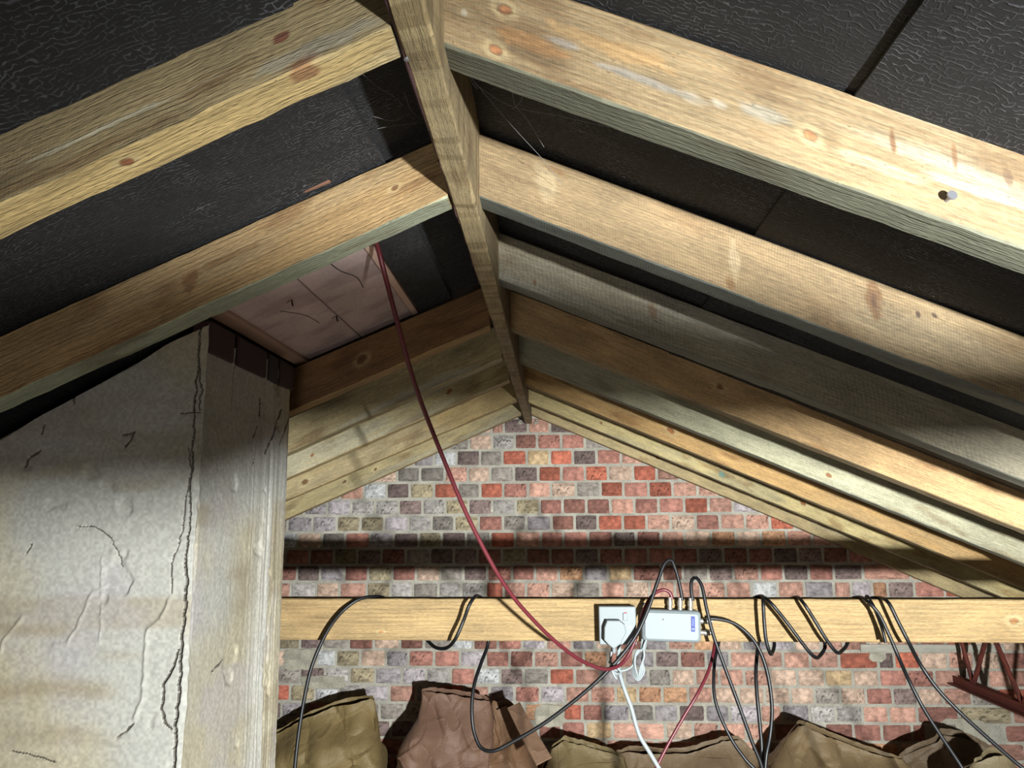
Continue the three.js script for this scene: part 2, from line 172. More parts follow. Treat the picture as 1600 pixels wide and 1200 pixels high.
const SLOPE_R = 'on chimneyless slope', SLOPE_L = 'on chimney slope';
const rafters = [
  // side, front z, y of the lower arris at the ridge, slope, texture width, texture settings with some light and shade in the colours, label
  ['R', -0.675, 1.446, 0.424, 2048, { base: [148, 128, 96], late: [128, 98, 62], under: [112, 112, 94], freq: 120, contrast: 0.4, grey: [176, 172, 160], greyAmt: 0.6, knots: [[0.059, 0.061, 0.0065], [0.05, 0.014, 0.006], [0.34, 0.04, 0.0062]], marks: [[0.19, 0.037, 0.05, 0.006, [150, 146, 140], 0.7], [0.24, 0.036, 0.02, 0.006, [172, 162, 142], 0.6], [0.258, 0.039, 0.011, 0.006, [186, 178, 160], 0.7], [0.3, 0.045, 0.03, 0.008, [150, 148, 138], 0.6], [0.356, 0.043, 0.012, 0.012, [120, 100, 70], 0.45], [0.4, 0.033, 0.045, 0.006, [172, 160, 134], 0.6], [0.48, 0.042, 0.05, 0.006, [170, 160, 144], 0.7], [0.414, 0.065, 0.003, 0.016, [112, 74, 44], 0.7], [0.467, 0.07, 0.003, 0.016, [112, 74, 44], 0.6], [0.512, 0.066, 0.004, 0.013, [104, 80, 62], 0.6], [0.115, 0.047, 0.02, 0.006, [156, 152, 150], 0.6], [0.02, 0.043, 0.004, 0.005, [190, 182, 166], 0.7], [0.16, 0.06, 0.06, 0.012, [196, 150, 92], 0.4], [0.08, 0.035, 0.04, 0.01, [186, 128, 74], 0.4]], knot: [178, 116, 74], saw: 0.35, dirt: 0.3, bump: 0.0016 }, 'bright yellow rafter with orange knots, a grey streak and a shiny nail'],
  ['R', -1.03, 1.442, 0.43, 2048, { base: [154, 132, 98], late: [130, 100, 68], under: [104, 108, 100], freq: 200, contrast: 0.45, greyAmt: 0.25, grey: [190, 180, 155], knots: [], marks: [[0.095, 0.06, 0.016, 0.03, [190, 174, 140], 0.45], [0.11, 0.085, 0.02, 0.006, [128, 92, 56], 0.5], [0.352, 0.05, 0.008, 0.03, [196, 176, 140], 0.6], [0.345, 0.012, 0.008, 0.01, [120, 86, 52], 0.6], [0.535, 0.07, 0.011, 0.03, [118, 84, 54], 0.7], [0.535, 0.066, 0.005, 0.012, [96, 70, 56], 0.7], [0.591, 0.071, 0.004, 0.006, [64, 48, 42], 0.7], [0.612, 0.079, 0.004, 0.004, [64, 48, 42], 0.7], [0.05, 0.05, 0.05, 0.006, [110, 88, 64], 0.3]], knot: [150, 106, 66], saw: 1.1, dirt: 0.25, bump: 0.0016 }, 'warm tan rafter with close saw marks, second from the front ' + SLOPE_R],
  ['R', -1.42, 1.44, 0.42, 1024, { base: [166, 158, 136], late: [136, 122, 98], under: [120, 120, 108], contrast: 0.3, greyAmt: 0.5, grey: [170, 168, 158], knots: [], marks: [[0.069, 0.023, 0.003, 0.01, [120, 76, 54], 0.6], [0.291, 0.055, 0.008, 0.018, [140, 108, 84], 0.6], [0.3, 0.03, 0.06, 0.008, [186, 180, 164], 0.4]], saw: 0.8, dirt: 0.3 }, 'grey weathered rafter, third from the front ' + SLOPE_R],
  ['R', -1.84, 1.446, 0.425, 1024, { base: [201, 167, 120], late: [158, 118, 77], under: [169, 149, 113], freq: 170, greyAmt: 0.2, knots: [[0.5, 0.06, 0.008]], dirt: 0.45 }, 'brown rafter with a pale lower edge, fourth from the front ' + SLOPE_R],
  ['R', -2.3, 1.455, 0.428, 1024, { base: [190, 186, 156], late: [147, 142, 113], under: [158, 158, 136], contrast: 0.35, greyAmt: 0.4, grey: [178, 180, 166], knots: [[0.9, 0.03, 0.008]], dirt: 0.35 }, 'greenish grey rafter with a chalky face, fifth from the front ' + SLOPE_R],
  ['R', -2.76, 1.458, 0.43, 1024, { base: [208, 169, 111], late: [158, 113, 66], under: [169, 149, 108], greyAmt: 0.15, knots: [[0.52, 0.05, 0.012]], dirt: 0.4 }, 'yellow brown rafter with a dark knot, third from the brick gable ' + SLOPE_R],
  ['R', -3.19, 1.452, 0.431, 1024, { base: [212, 194, 140], late: [169, 142, 93], under: [169, 156, 115], greyAmt: 0.25, knots: [[0.3, 0.04, 0.006], [1.1, 0.05, 0.01]], marks: [[0.784, 0.031, 0.014, 0.014, [120, 172, 166], 0.7]], dirt: 0.4 }, 'straw coloured rafter with nail holes, second from the brick gable ' + SLOPE_R],
  ['R', -3.6, 1.452, 0.442, 1024, { base: [206, 185, 138], late: [158, 133, 93], under: [169, 156, 118], greyAmt: 0.3, knots: [[0.58, 0.05, 0.009]], dirt: 0.4 }, 'pale rafter lying tight against the brick gable ' + SLOPE_R],
  ['L', -0.6, 1.416, 0.454, 2048, { base: [142, 126, 92], late: [104, 86, 56], under: [196, 170, 116], freq: 110, contrast: 0.4, grey: [150, 148, 134], greyAmt: 0.45, knots: [[0.237, 0.118, 0.006]], marks: [[0.096, 0.055, 0.008, 0.008, [92, 44, 30], 0.75], [0.078, 0.006, 0.014, 0.012, [104, 62, 40], 0.6], [0.078, 0.11, 0.012, 0.012, [140, 92, 62], 0.6], [0.25, 0.042, 0.09, 0.004, [178, 174, 156], 0.6], [0.06, 0.02, 0.06, 0.012, [140, 136, 124], 0.6], [0.3, 0.015, 0.12, 0.01, [108, 84, 54], 0.5]], knot: [140, 78, 50], saw: 0.5, dirt: 0.6, bump: 0.003 }, 'rough waney rafter with underside painted pale as lit, first from the front ' + SLOPE_L],
  ['L', -0.96, 1.415, 0.446, 2048, { base: [172, 142, 98], late: [136, 100, 62], under: [150, 154, 128], freq: 140, contrast: 0.35, greyAmt: 0.15, knots: [[0.071, 0.052, 0.0045]], marks: [[0.341, 0.05, 0.014, 0.02, [110, 72, 40], 0.55], [0.3, 0.06, 0.05, 0.006, [120, 84, 48], 0.4]], knot: [120, 84, 52], saw: 0.4, dirt: 0.4, bump: 0.003 }, 'rough brown rafter with a greenish underside crossing above the chimney'],
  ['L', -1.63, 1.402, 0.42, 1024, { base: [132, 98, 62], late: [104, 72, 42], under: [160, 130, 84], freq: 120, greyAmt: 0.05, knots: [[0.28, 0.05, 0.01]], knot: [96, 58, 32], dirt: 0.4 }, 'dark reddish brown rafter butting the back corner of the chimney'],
  ['L', -2.03, 1.412, 0.435, 1024, { base: [192, 174, 131], late: [133, 118, 84], under: [181, 165, 122], freq: 190, contrast: 0.6, greyAmt: 0.5, grey: [196, 196, 186], knots: [], dirt: 0.4 }, 'strongly grained rafter with whitish streaks, fourth from the gable ' + SLOPE_L],
  ['L', -2.38, 1.41, 0.43, 1024, { base: [199, 181, 133], late: [142, 122, 81], under: [190, 169, 122], freq: 170, contrast: 0.5, greyAmt: 0.5, grey: [190, 190, 178], knots: [[0.19, 0.05, 0.009], [0.62, 0.04, 0.006]], dirt: 0.35 }, 'greyish rafter with scratches and a ringed knot, third from the gable ' + SLOPE_L],
  ['L', -2.87, 1.416, 0.42, 1024, { base: [194, 169, 118], late: [145, 118, 75], under: [188, 165, 115], freq: 150, contrast: 0.5, greyAmt: 0.3, knots: [[0.8, 0.04, 0.012]], knot: [120, 80, 40], dirt: 0.35 }, 'tan rafter with an orange brown knot, second from the gable ' + SLOPE_L],
  ['L', -3.24, 1.41, 0.435, 1024, { base: [188, 172, 127], late: [136, 118, 81], under: [179, 160, 118], freq: 150, contrast: 0.5, greyAmt: 0.4, knots: [[0.75, 0.05, 0.008], [0.62, 0.045, 0.007]], knot: [110, 76, 44], dirt: 0.35 }, 'waney edged rafter closest to the brick gable ' + SLOPE_L],
];
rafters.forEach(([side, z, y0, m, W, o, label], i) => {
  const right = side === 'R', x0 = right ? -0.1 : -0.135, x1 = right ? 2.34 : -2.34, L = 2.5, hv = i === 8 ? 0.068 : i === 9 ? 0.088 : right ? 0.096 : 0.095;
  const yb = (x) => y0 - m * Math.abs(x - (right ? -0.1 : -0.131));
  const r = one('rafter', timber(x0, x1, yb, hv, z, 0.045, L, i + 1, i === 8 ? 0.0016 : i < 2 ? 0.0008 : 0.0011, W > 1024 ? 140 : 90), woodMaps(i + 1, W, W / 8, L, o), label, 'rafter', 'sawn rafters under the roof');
  if (i === 0) { nail([0.356, 1.2737, z + 0.002], [0.1, 0.15, 1], r, 0.0045); nail([-0.07, 1.5, z + 0.002], [0, 0, 1], r, 0.003); }
  if (i === 6) for (const x of [0.02, 0.1, 0.16, 0.24]) nail([x, yb(x) + 0.07, z + 0.001], [0, -0.3, 1], r, 0.003);
});
{
  const mat = woodMaps(40, 2048, 256, 4.2, { base: [150, 132, 98], late: [112, 92, 62], under: [160, 142, 106], freq: 60, contrast: 0.2, greyAmt: 0.4, grey: [150, 150, 138], saw: 0.6, dirt: 0.35, bands: 1, knots: [], bump: 0.0016 });
  // the ridge board is built along x and then turned to run away from the camera
  const g = timber(-2.0, 3.64, () => 0, 0.17, 0.0155, 0.031, 4.2, 51, 0.0014, 220);
  const r = one('ridge_board', g, mat, 'long ridge board with a strip of purple bark along one lower edge', 'ridge board');
  r.position.set(RX, 1.412, 0); r.rotation.y = Math.PI / 2;
  const bark = (a, b, w, s) => part('bark_strip', tube([...Array(14).keys()].map((k) => { const t = k / 13; return [lerp(a, b, t), 0.002 + 0.004 * noise(k * 0.9, s), -0.0165 + 0.0012 * noise(k * 1.7, s + 4)]; }), w, 4, 6), std({ color: 0x4a2f30, roughness: 0.85 }), r);
  bark(0.42, 0.84, 0.0028, 1); bark(0.86, 1.06, 0.002, 2); bark(1.2, 1.36, 0.0016, 3);
  nail([0.64, 0.004, -0.0125], [0, -1, -0.2], r, 0.0024);
}
{
  const beamMat = (s, o) => woodMaps(s, 2048, 256, 3.0, { base: [166, 141, 98], late: [138, 106, 64], under: [152, 130, 92], freq: 100, contrast: 0.42, greyAmt: 0.15, grey: [205, 190, 160], saw: 0.1, dirt: 0.12, bump: 0.0006, knots: [[2.32, 0.05, 0.008], [2.55, 0.03, 0.005], [1.2, 0.02, 0.004], [2.69, 0.045, 0.009]], knot: [190, 130, 72], ...o });
  one('tie_beam', timber(-2.0, 1.95, (x) => 0.6975 - 0.0035 * x * 0.5, 0.0965, -1.9, 0.05, 3.95, 61, 0.0006, 120), beamMat(61, {}), 'pale clean pine tie beam carrying the white boxes and the coiled black cables', 'beam');
  one('tie_beam', timber(-2.0, 1.95, () => 0.766, 0.068, 0.2, 0.05, 3.95, 62, 0.0006, 20), beamMat(62, {}), 'pine tie beam behind the camera, in front of the work light', 'beam');
  one('batten', new THREE.ExtrudeGeometry(new THREE.Shape([[-1.9, 0.835], [0.72, 0.835], [0.56, 0.874], [-1.9, 0.876]].map(([x, y]) => new THREE.Vector2(x, y))), { depth: 0.045, bevelEnabled: false }).translate(0, 0, 0.152), beamMat(62, {}), 'unseen batten added on the tie beam to shape its shadow', 'batten');  // unseen batten, added to raise the upper edge of the shadow band
}

// ---------------------------------------------------------------- brick gable
const gable = struct('wall_back', (() => {
  const o = [[-2.4, FLOOR - 0.05], [2.4, FLOOR - 0.05], [2.4, 0.5], [1.93, 0.55], [1.9, 0.67], [1.72, 0.735], [RX, 1.535], [-2.4, 0.53]];
  const s = new THREE.Shape(o.map(([x, y]) => new THREE.Vector2(x, y)));
  const g = new THREE.ExtrudeGeometry(s, { depth: 0.11, bevelEnabled: false }).translate(0, 0, WALLZ - 0.1125);
  return g;
})(), mortar);
{
  const pal = { R: [176, 104, 84], r: [158, 112, 100], P: [202, 156, 138], p: [176, 134, 118], G: [148, 140, 132], W: [192, 186, 180], L: [170, 162, 164], D: [132, 114, 110], O: [158, 146, 120], T: [206, 156, 122], M: [164, 160, 146] };
  const grainTex = [0, 1, 2, 3].map((q) => texture(256, 192, (u, v) => {
    const a = fbm(u * 7 + q * 9, v * 5, 4), f = noise(u * 120 + q, v * 90), sp = noise(u * 60 + 5, v * 45 + q * 7);
    let k = 0.8 + 0.3 * (a - 0.5) * 1.6 + 0.22 * (f - 0.5) + (sp > 0.82 ? -0.14 : 0);
    if (q === 1) k += 0.2 * (sstep(0.55, 0.9, 0.5 + 0.5 * Math.sin((u * 1.4 + v * 0.9) * 60 + 3 * noise(u * 9, v * 9))) * sstep(0.35, 0.6, fbm(u * 3, v * 3 + 6, 2))) - 0.06;
    if (q === 2) k -= 0.25 * sstep(0.62, 0.74, fbm(u * 14, v * 10, 3));
    if (q === 3) k += 0.14 * sstep(0.5, 0.7, fbm(u * 4 + 8, v * 3, 2));
    return 255 * clamp(k * 0.98 + 0.06);
  }));
  const grainBump = texture(256, 192, (u, v) => 255 * (0.5 * fbm(u * 16, v * 12, 3) + 0.4 * noise(u * 90, v * 68) + 0.1), false);
  const mats = {};
  const brickMat = (ch, q, t) => mats[ch + q + t] ??= (() => { const c = pal[ch]; const k = 1 + (t - 1) * 0.11; const m = std({ color: new THREE.Color().setStyle(`rgb(${c.map((v) => Math.round(Math.min(255, v * 1.27 * k))).join(',')})`), map: grainTex[q], bumpMap: grainBump, bumpScale: 0.0035, roughness: 0.92 }); return m; })();
  // a brick face of unit size, its outline worn and its arris rounded; ten variants for headers and five for stretchers
  const variant = (s) => {
    const pos = [], uv = [], idx = [], n = 16, ring = [];
    for (const [sx, sy, flip] of [[1, 1, 0], [-1, 1, 1], [-1, -1, 0], [1, -1, 1]]) { const i = ring.length, c = 0.018 + 0.07 * noise(i * 1.9 + s * 7, s), d = 0.03 + 0.12 * noise(i + 3, s * 3 + 1), q = [[0.5, 0.5 - d * 1.1], [0.5 - c * 0.32, 0.5 - d * 0.28], [0.5 - c * 1.2, 0.5], [0, 0.5]]; if (flip) { const m = [[0, 0], q[2], q[1], q[0]]; m.shift(); ring.push(...m.map(([x, y]) => [x * sx, y * sy])); ring.push([0.5 * sx, 0]); } else ring.push(...q.map(([x, y]) => [x * sx, y * sy])); }
    ring.forEach((p, k) => { p[0] *= 1 - 0.035 * noise(k * 2.3, s + 9); p[1] *= 1 - 0.05 * noise(k * 1.7 + 3, s); });
    const ox = noise(s * 3.1, 7), oy = noise(5, s * 2.7);
    const put = (x, y, z) => { pos.push(x, y, z); uv.push(x * 0.9 + ox, y * 0.85 + oy); };
    put(0, 0, 0.0005); for (const [x, y] of ring) put(x * 0.95, y * 0.92, 0); for (const [x, y] of ring) put(x, y, -0.003); for (const [x, y] of ring) put(x * 1.01, y * 1.01, -0.03);
    for (let k = 0; k < n; k++) { const l = (k + 1) % n; idx.push(0, 1 + k, 1 + l); for (const o of [1, 1 + n]) idx.push(o + k, o + n + k, o + n + l, o + k, o + n + l, o + l); }
    return toCreasedNormals(geoOf(pos, idx, uv), 0.9);
  };
  const geos = [...Array(12).keys()].map(variant);
  const rows = [
    [0, 'P-398 P-287 D-229 P-113 D-9 D103'],
    [1, 'G-502 P-395 W-284 r-177 r-71 r44 G156 P265'],
    [2, 'L-661 W-563 D-455 G-342 R-236 T-120 R-11 D97 r209 P323 P430'],
    [3, 'P-851 G-740 G-629 P-510 P-400 G-294 D-182 R-67 r42 R153 P261 R377 p487 p594'],
    [4, 'P-1012 W-898 D-788 O-677 R-561 G-449 R-342 r-233 P-116 P-8 G109 R223 r330 R446 P558 P673 P779'],
    [5, 'L-1183 L-1072 W-955 W-841 D-728 W-615 O-506 D-397 W-285 O-174 r-62 r45 r156 p268 r378 r490 R608 P719 L831 P941'],
    [6, 'L-1260 L-1140 O-1023 O-910 L-797 W-681 G-572 O-463 r-348 G-234 L-126 r-7 D100 R207 R323 P432 P543 r657 P768 P882 R995 P1105'],
    [7, 'P-1208 G-1091 r-981 L-862 D-750 O-631 D-523 G-408 R-294 P-178 r-58 r46 r161 D276 r382 P496 P604 T724 P837 T950 p1065 P1180 P1289'],
    [8, 'r-1263 r-1147 O-1031 D-921 r-806 G-691 D-576 D-465 r-354 O-241 r-128 r-15 D97 r209 r321 r435 r549 D662 r775 r888 D1000 D1112 r1223 r1335 P1445'],
    [9, 'r-1321 D-1205 L-1095 r-980 O-867 r-753 P-641 G-527 D-420 r-309 r-193 P-87 T22 L137 T249 r360 r494 G589 D705 P817 r935 D1041 r1155 D1266 p1394 P1605'],
    [10, 'W-1232 P-1111 P-1001 O-872 W-760 G-655 W-536 W-428 R-315 P-232 P-129 P-17 G97 P212 P325 P436 P551 P667 P779 W894 P1011 L1130 P1261 L1337 T1430 D1498 r1615 P1747'],
    [11, 'P-1241 r-1126 P-1011 P-897 G-783 P-669 r-556 P-443 r-327 P-212 P-97 r17 P131 P245 r358 P471 P583 r695 P807 P921 r1035 P1148 P1261 r1376 P1491 P1606 P1720'],
    [12, 'r-1244 G-1129 P-1015 P-901 r-787 W-674 P-561 r-445 P-330 P-215 r-101 P13 P126 P240 r352 P465 r577 P689 P803 r916 P1030 P1143 P1258 r1373 P1488 P1602 P1716'],
    [13, 'D-1178 G-1075 r-950 P-833 r-711 G-601 W-474 r-374 r-260 L-149 P-41 L78 P183 r292 L393 P508 T622 P736 L841 L963 P1070 P1188 p1286 M1392'],
    [14, 'O-1232 W-1115 O-1007 P-894 L-775 r-671 r-553 L-433 r-316 r-207 P-97 r19 T129 r238 L353 D448 r559 L676 P781 P905 P1017 P1135 R1261 D1431 R1500 P1613 P1732 P1844'],
    [15, 'D-1172 W-1055 O-942 L-824 L-700 W-588 r-476 W-362 D-249 G-144 R-28 p87 L202 L311 G417 P519 P624 P731 P841 P954 P1074 T1194 P1316 r1430 r1551 P1667 G1784 P1894 P2002'],
    [16, 'O-1216 W-1100 W-990 L-875 P-757 L-634 R-531 P-412 L-298 r-185 L-70 P43 p154 T269 T368 T476 P590 P700 P812 P927 P1038 G1144 P1255 r1366 D1481 P1588 P1698 G1818 P1926'],
    [17, 'L-1252 r-1139 r-1026 G-902 G-799 G-685 P-580 p-464 P-347 M-232 T-140 R33 r118 L210 G329 L437 D544 L662 L769 P903 L997 W1117 W1230 P1346 P1458 r1579 O1758 D1983'],
    [18, 'P-1219 P-1106 r-989 D-865 D-748 G-637 G-521 r-405 P-290 M-183 r-80 r23 T131 P250 P485 P605 P720 P837 r957 W1067 r1178 r1301 r1422 r1553 M1610 P1943'],
    [19, 'P-1216 P-1104 r-928 r-805 G-677 P-572 P-457 P-342 M-227 G-67 T67 P217 P442 P672 D930 P1054 T1257 P1492 M1606 P1795'],
    [20, 'P-1159 r-1042 P-925 r-803 G-687 P-572 P-456 P-342 P-227 P-113 r0 P114 P229 P456 P685 r912 P1137 P1361 r1583 P1803'],
    [21, 'r-1215 P-1098 P-865 r-634 P-404 P-176 r50 P280 P509 r736 P962 P1186 r1408 P1629 P1849']];
  const courseY = (k) => 1.4375 - 0.076 * k;                    // top of course k
  const roofAt = (x) => (x > RX ? 1.47 - 0.43 * (x + 0.1) : 1.47 + 0.435 * (x + 0.131));
  const list = [];
  for (const [k, line] of rows) {
    const t = line.split(' ').map((w) => [w[0], parseFloat(w.slice(1)) / 1000]);
    const yTop = courseY(k), add = (ch, x, w) => { if (yTop - 0.06 > roofAt(x + w / 2) + 0.05) return; if (x + w > 1.93 && yTop > 0.6) return; list.push([ch, x, w, k]); };
    for (let i = 0; i + 1 < t.length; i++) { const gap = t[i + 1][1] - t[i][1]; if (t[i][0] !== 'M') add(t[i][0], t[i][1], Math.min(gap - 0.0115, 0.222)); }
    let x = t[0][1]; while (x > -2.3) { x -= 0.1125; add('PRGLWOrD'[Math.floor(rnd() * 8)], x, 0.101); }
    x = t[t.length - 1][1]; const end = k < 11 ? 1.85 : 2.3; while (x < end) { const w = k > 15 ? 0.2135 : 0.101; add('PRprPPTr'[Math.floor(rnd() * 8)], x, w); x += w + 0.0115; }
  }
  const H = 0.066, spare = [];
  const toCam = (b) => Math.hypot(b[1] + b[2] / 2 - 0.1, courseY(b[3]) - 0.75) + (b[3] === 11 || b[3] === 12 || b[1] < -1.32 || b[1] > 1.9 || b[3] > 20 ? 9 : 0);
  list.sort((a, b) => toCam(a) - toCam(b));
  list.forEach(([ch, x, w, k], i) => {
    const v = Math.floor(rnd() * 12), q = 'WLG'.includes(ch) ? (rnd() < 0.6 ? 1 : 2) : 'OD'.includes(ch) ? 2 : Math.floor(rnd() * 4) % 4, t = Math.floor(rnd() * 3);
    const m = new THREE.Matrix4().compose(new THREE.Vector3(x + w / 2, courseY(k) - H / 2 + rr(-0.0015, 0.0015), WALLZ + rr(0.0015, 0.0045)), new THREE.Quaternion().setFromEuler(new THREE.Euler(rr(-0.012, 0.012), rr(-0.012, 0.012), rr(-0.012, 0.012))), new THREE.Vector3(w, H * rr(0.95, 1.02), 1));
    if (i < 300) { const b = part('brick', geos[v], brickMat(ch, q, t), gable); m.decompose(b.position, b.quaternion, b.scale); } else spare.push([ch + q + t, geos[v].clone().applyMatrix4(m), brickMat(ch, q, t)]);
  });
  const keys = [...new Set(spare.map((s) => s[0]))], groups = keys.map((k) => spare.filter((s) => s[0] === k));
  const g = mergeGeometries(groups.map((a) => merge(a.map((s) => s[1]))), true);
  const rest = part('brick_infill', g, groups.map((a) => a[0][2]), gable); rest.userData.kind = 'stuff';
}
{
  // cement patches where the lower wall was mended
  const blob = (w, h, s) => { const sh = new THREE.Shape(); const n = 26; for (let k = 0; k <= n; k++) { const a = k / n * 2 * Math.PI, e = Math.pow(Math.pow(Math.abs(Math.cos(a)), 4) + Math.pow(Math.abs(Math.sin(a)), 4), -0.25), r = 0.5 * e * (0.86 + 0.28 * noise(3 + 3 * Math.cos(a), s + 3 * Math.sin(a))); k ? sh.lineTo(w * r * Math.cos(a), h * r * Math.sin(a)) : sh.moveTo(w * r * Math.cos(a), h * r * Math.sin(a)); } return new THREE.ExtrudeGeometry(sh, { depth: 0.004, bevelEnabled: true, bevelSize: 0.003, bevelThickness: 0.002, bevelSegments: 2, steps: 1 }); };
  const patch = std({ map: mortarTex, bumpMap: mortarBump, bumpScale: 0.003, color: 0xf2f0ea, roughness: 0.95 });
  for (const [p, w, h, s] of [[[1.761,0.026,-3.65], 0.2, 0.15, 1], [[-0.036,0.097,-3.65], 0.13, 0.09, 4], [[-1.177,0.334,-3.65], 0.16, 0.09, 6], [[-1.069,0.236,-3.65], 0.2, 0.05, 9], [[1.422,0.366,-3.65], 0.07, 0.06, 12]]) part('cement_patch', blob(w, h, s).translate(p[0], p[1], WALLZ), patch, gable);
  {
    const o = [-0.284,1.348,-3.65], e = [-0.187,1.313,-3.65], w = e[0] - o[0], pts = [...Array(40).keys()].map((k) => { const t = k / 39; return [o[0] + w * (0.08 + 0.8 * t + 0.03 * Math.sin(k * 1.3)), lerp(o[1], e[1], 0.25 + 0.25 * t) + 0.009 * Math.sin(k * 2.1) * (1 - 0.6 * t) + 0.003 * noise(k, 3), WALLZ + 0.0062]; });
    part('scrawl', tube(pts, 0.0008, 5, 5), std({ color: 0x4a4644 }), gable);
  }
  part('padstone', box(0.62, 0.034, 0.05, 1.66, 0.393, WALLZ - 0.014, 0.004), std({ color: 0xffffff, map: mortarTex, roughness: 0.9 }), gable);
  part('vent_stub', merge([box(0.058, 0.045, 0.02, 0, 0, 0, 0.004), box(0.044, 0.034, 0.02, 0, 0, 0.004, 0.003)]).translate(...[1.701,0.052,-3.65]), patch, gable);
}

// ---------------------------------------------------------------- chimney
{
  const CX = -0.54, CZ = -1.15, CB = -1.555, CW = -1.4, T = 0.012;
  const C = thing('chimney', 'rendered chimney breast with cracked grey plaster and dark bricks showing at its top', 'chimney');
  const frontTop = (x) => 1.303 + 0.575 * (x - CX) - 0.006 * noise(x * 20, 1) - 0.012 * noise(x * 6, 3);
  const sideTop = (z) => 1.28 + 0.012 * (noise(z * 24, 5) - 0.5) * 2 + 0.008 * (noise(z * 70, 2) - 0.5) + (z > CZ - 0.03 ? 0.02 : 0);
  const cr = {front:[[0.003,0.0011,[-0.5565,1.099],[-0.5561,1.0775],[-0.5487,1.0551],[-0.5565,1.0215],[-0.5589,0.9833],[-0.563,0.955],[-0.5704,0.9334],[-0.5722,0.9027],[-0.5699,0.8832]],[-0.003,0.003,[-0.5731,0.8722],[-0.583,0.8474],[-0.6022,0.831],[-0.6027,0.7983],[-0.6019,0.7607],[-0.6039,0.7366],[-0.6155,0.6995],[-0.6369,0.681]],[0.004,0.0013,[-0.6155,0.6995],[-0.6262,0.6898],[-0.6369,0.681]],[0.006,0.002,[-0.5539,0.8039],[-0.5582,0.7823],[-0.5735,0.7528],[-0.5739,0.7183],[-0.5669,0.6999],[-0.558,0.6948]],[0.005,0.0016,[-0.552,1.3],[-0.552,1.21],[-0.552,1.1],[-0.549,1.0],[-0.551,0.93]],[0.008,0.0024,[-0.551,0.93],[-0.5485,0.88],[-0.55,0.83],[-0.549,0.74],[-0.552,0.7],[-0.55,0.66],[-0.554,0.6]],[-0.0022,0.0025,[-0.7952,0.8499],[-0.8188,0.8195],[-0.8214,0.7976]],[0.002,0.0012,[-0.7191,0.9822],[-0.6941,0.9821],[-0.6677,0.9648],[-0.6535,0.9365],[-0.6494,0.9224]],[-0.002,0.002,[-0.6718,0.8944],[-0.6907,0.8851],[-0.7109,0.8344],[-0.7235,0.8115],[-0.743,0.8097]],[0.0035,0.0016,[-0.7917,1.0975],[-0.8073,1.0898],[-0.8158,1.0721]],[0.0035,0.0016,[-0.7894,1.1373],[-0.7922,1.1243]],[0.0035,0.0016,[-0.6631,1.1209],[-0.6452,1.1256],[-0.6502,1.1118],[-0.6576,1.1021]],[0.0025,0.0012,[-0.5741,1.1526],[-0.5439,1.1542]],[0.0025,0.0013,[-0.5507,1.2644],[-0.5518,1.2338],[-0.5446,1.1982],[-0.5441,1.1582]],[0.002,0.0014,[-0.7934,0.6612],[-0.7522,0.6537],[-0.7256,0.6462]],[0.003,0.0013,[-0.7428,1.191],[-0.7451,1.1709]],[0.003,0.0013,[-0.7919,0.9558],[-0.7975,0.9416]],[-0.0015,0.0016,[-0.6802,0.9365],[-0.6752,0.8528],[-0.6747,0.8117]]],side:[[0.006,0.004,[-1.3853,1.2106],[-1.3891,1.18]],[0.004,0.0025,[-1.3793,1.1586],[-1.3607,1.1368]],[0.004,0.004,[-1.4986,1.2039],[-1.4619,1.154],[-1.4232,1.1138]],[0.005,0.003,[-1.5448,1.1967],[-1.4962,1.1346]],[0.005,0.002,[-1.3685,1.0992],[-1.3669,1.0876]],[0.003,0.0012,[-1.2623,1.2611],[-1.2627,1.2168],[-1.258,1.1723]],[0.003,0.002,[-1.2806,0.7659],[-1.2346,0.7551]],[-0.002,0.003,[-1.4933,0.8745],[-1.4882,0.8334],[-1.472,0.7771]]]};
  const segs = (list) => list.flatMap(([d, w, ...pts]) => pts.slice(1).map((p, i) => [...pts[i], ...p, d, w]));
  const fseg = segs(cr.front), sseg = segs(cr.side);
  const groove = (S, a, y) => { let h = 0; const ja = a + 0.0035 * (noise(y * 90, a * 20) - 0.5) + 0.002 * (noise(y * 300, 7) - 0.5), jy = y + 0.003 * (noise(a * 120, y * 40) - 0.5); for (let q0 = 0; q0 < S.length; q0++) { const [x0, y0, x1, y1, d, w] = S[q0], m3 = w * 3; if ((ja < x0 - m3 && ja < x1 - m3) || (ja > x0 + m3 && ja > x1 + m3) || (jy < y0 - m3 && jy < y1 - m3) || (jy > y0 + m3 && jy > y1 + m3)) continue; const dx = x1 - x0, dy = y1 - y0, t = clamp(((ja - x0) * dx + (jy - y0) * dy) / (dx * dx + dy * dy + 1e-9)), q = Math.hypot(ja - x0 - t * dx, jy - y0 - t * dy); if (q < w * 3) h = d > 0 ? Math.min(h, -d * (1 - sstep(w * 0.4, w, q))) : Math.max(h, -d * Math.exp(-q * q / (w * w))); } return h; };
  const plaster = (a, y, S, streak) => 0.006 * (fbm(a * 5, y * 5, 3) - 0.5) + 0.0012 * (fbm(a * 26, y * 26, 3) - 0.5) + 0.0006 * (noise(a * 150, y * 150) - 0.5) - 0.0035 * sstep(0.72, 0.8, fbm(a * 17 + 4, y * 17, 3)) + (streak ? 0.003 * streak * (noise(a * 160, y * 3) - 0.5) : 0) + groove(S, a, y);
  const face = (nu, nv, f) => { const pos = [], uv = [], idx = []; for (let j = 0; j <= nv; j++) for (let i = 0; i <= nu; i++) { const p = f(i / nu, j / nv); pos.push(p[0], p[1], p[2]); uv.push(p[3], p[4]); } for (let j = 0; j < nv; j++) for (let i = 0; i < nu; i++) { const q = j * (nu + 1) + i; idx.push(q, q + 1, q + nu + 2, q, q + nu + 2, q + nu + 1); } return geoOf(pos, idx, uv); };
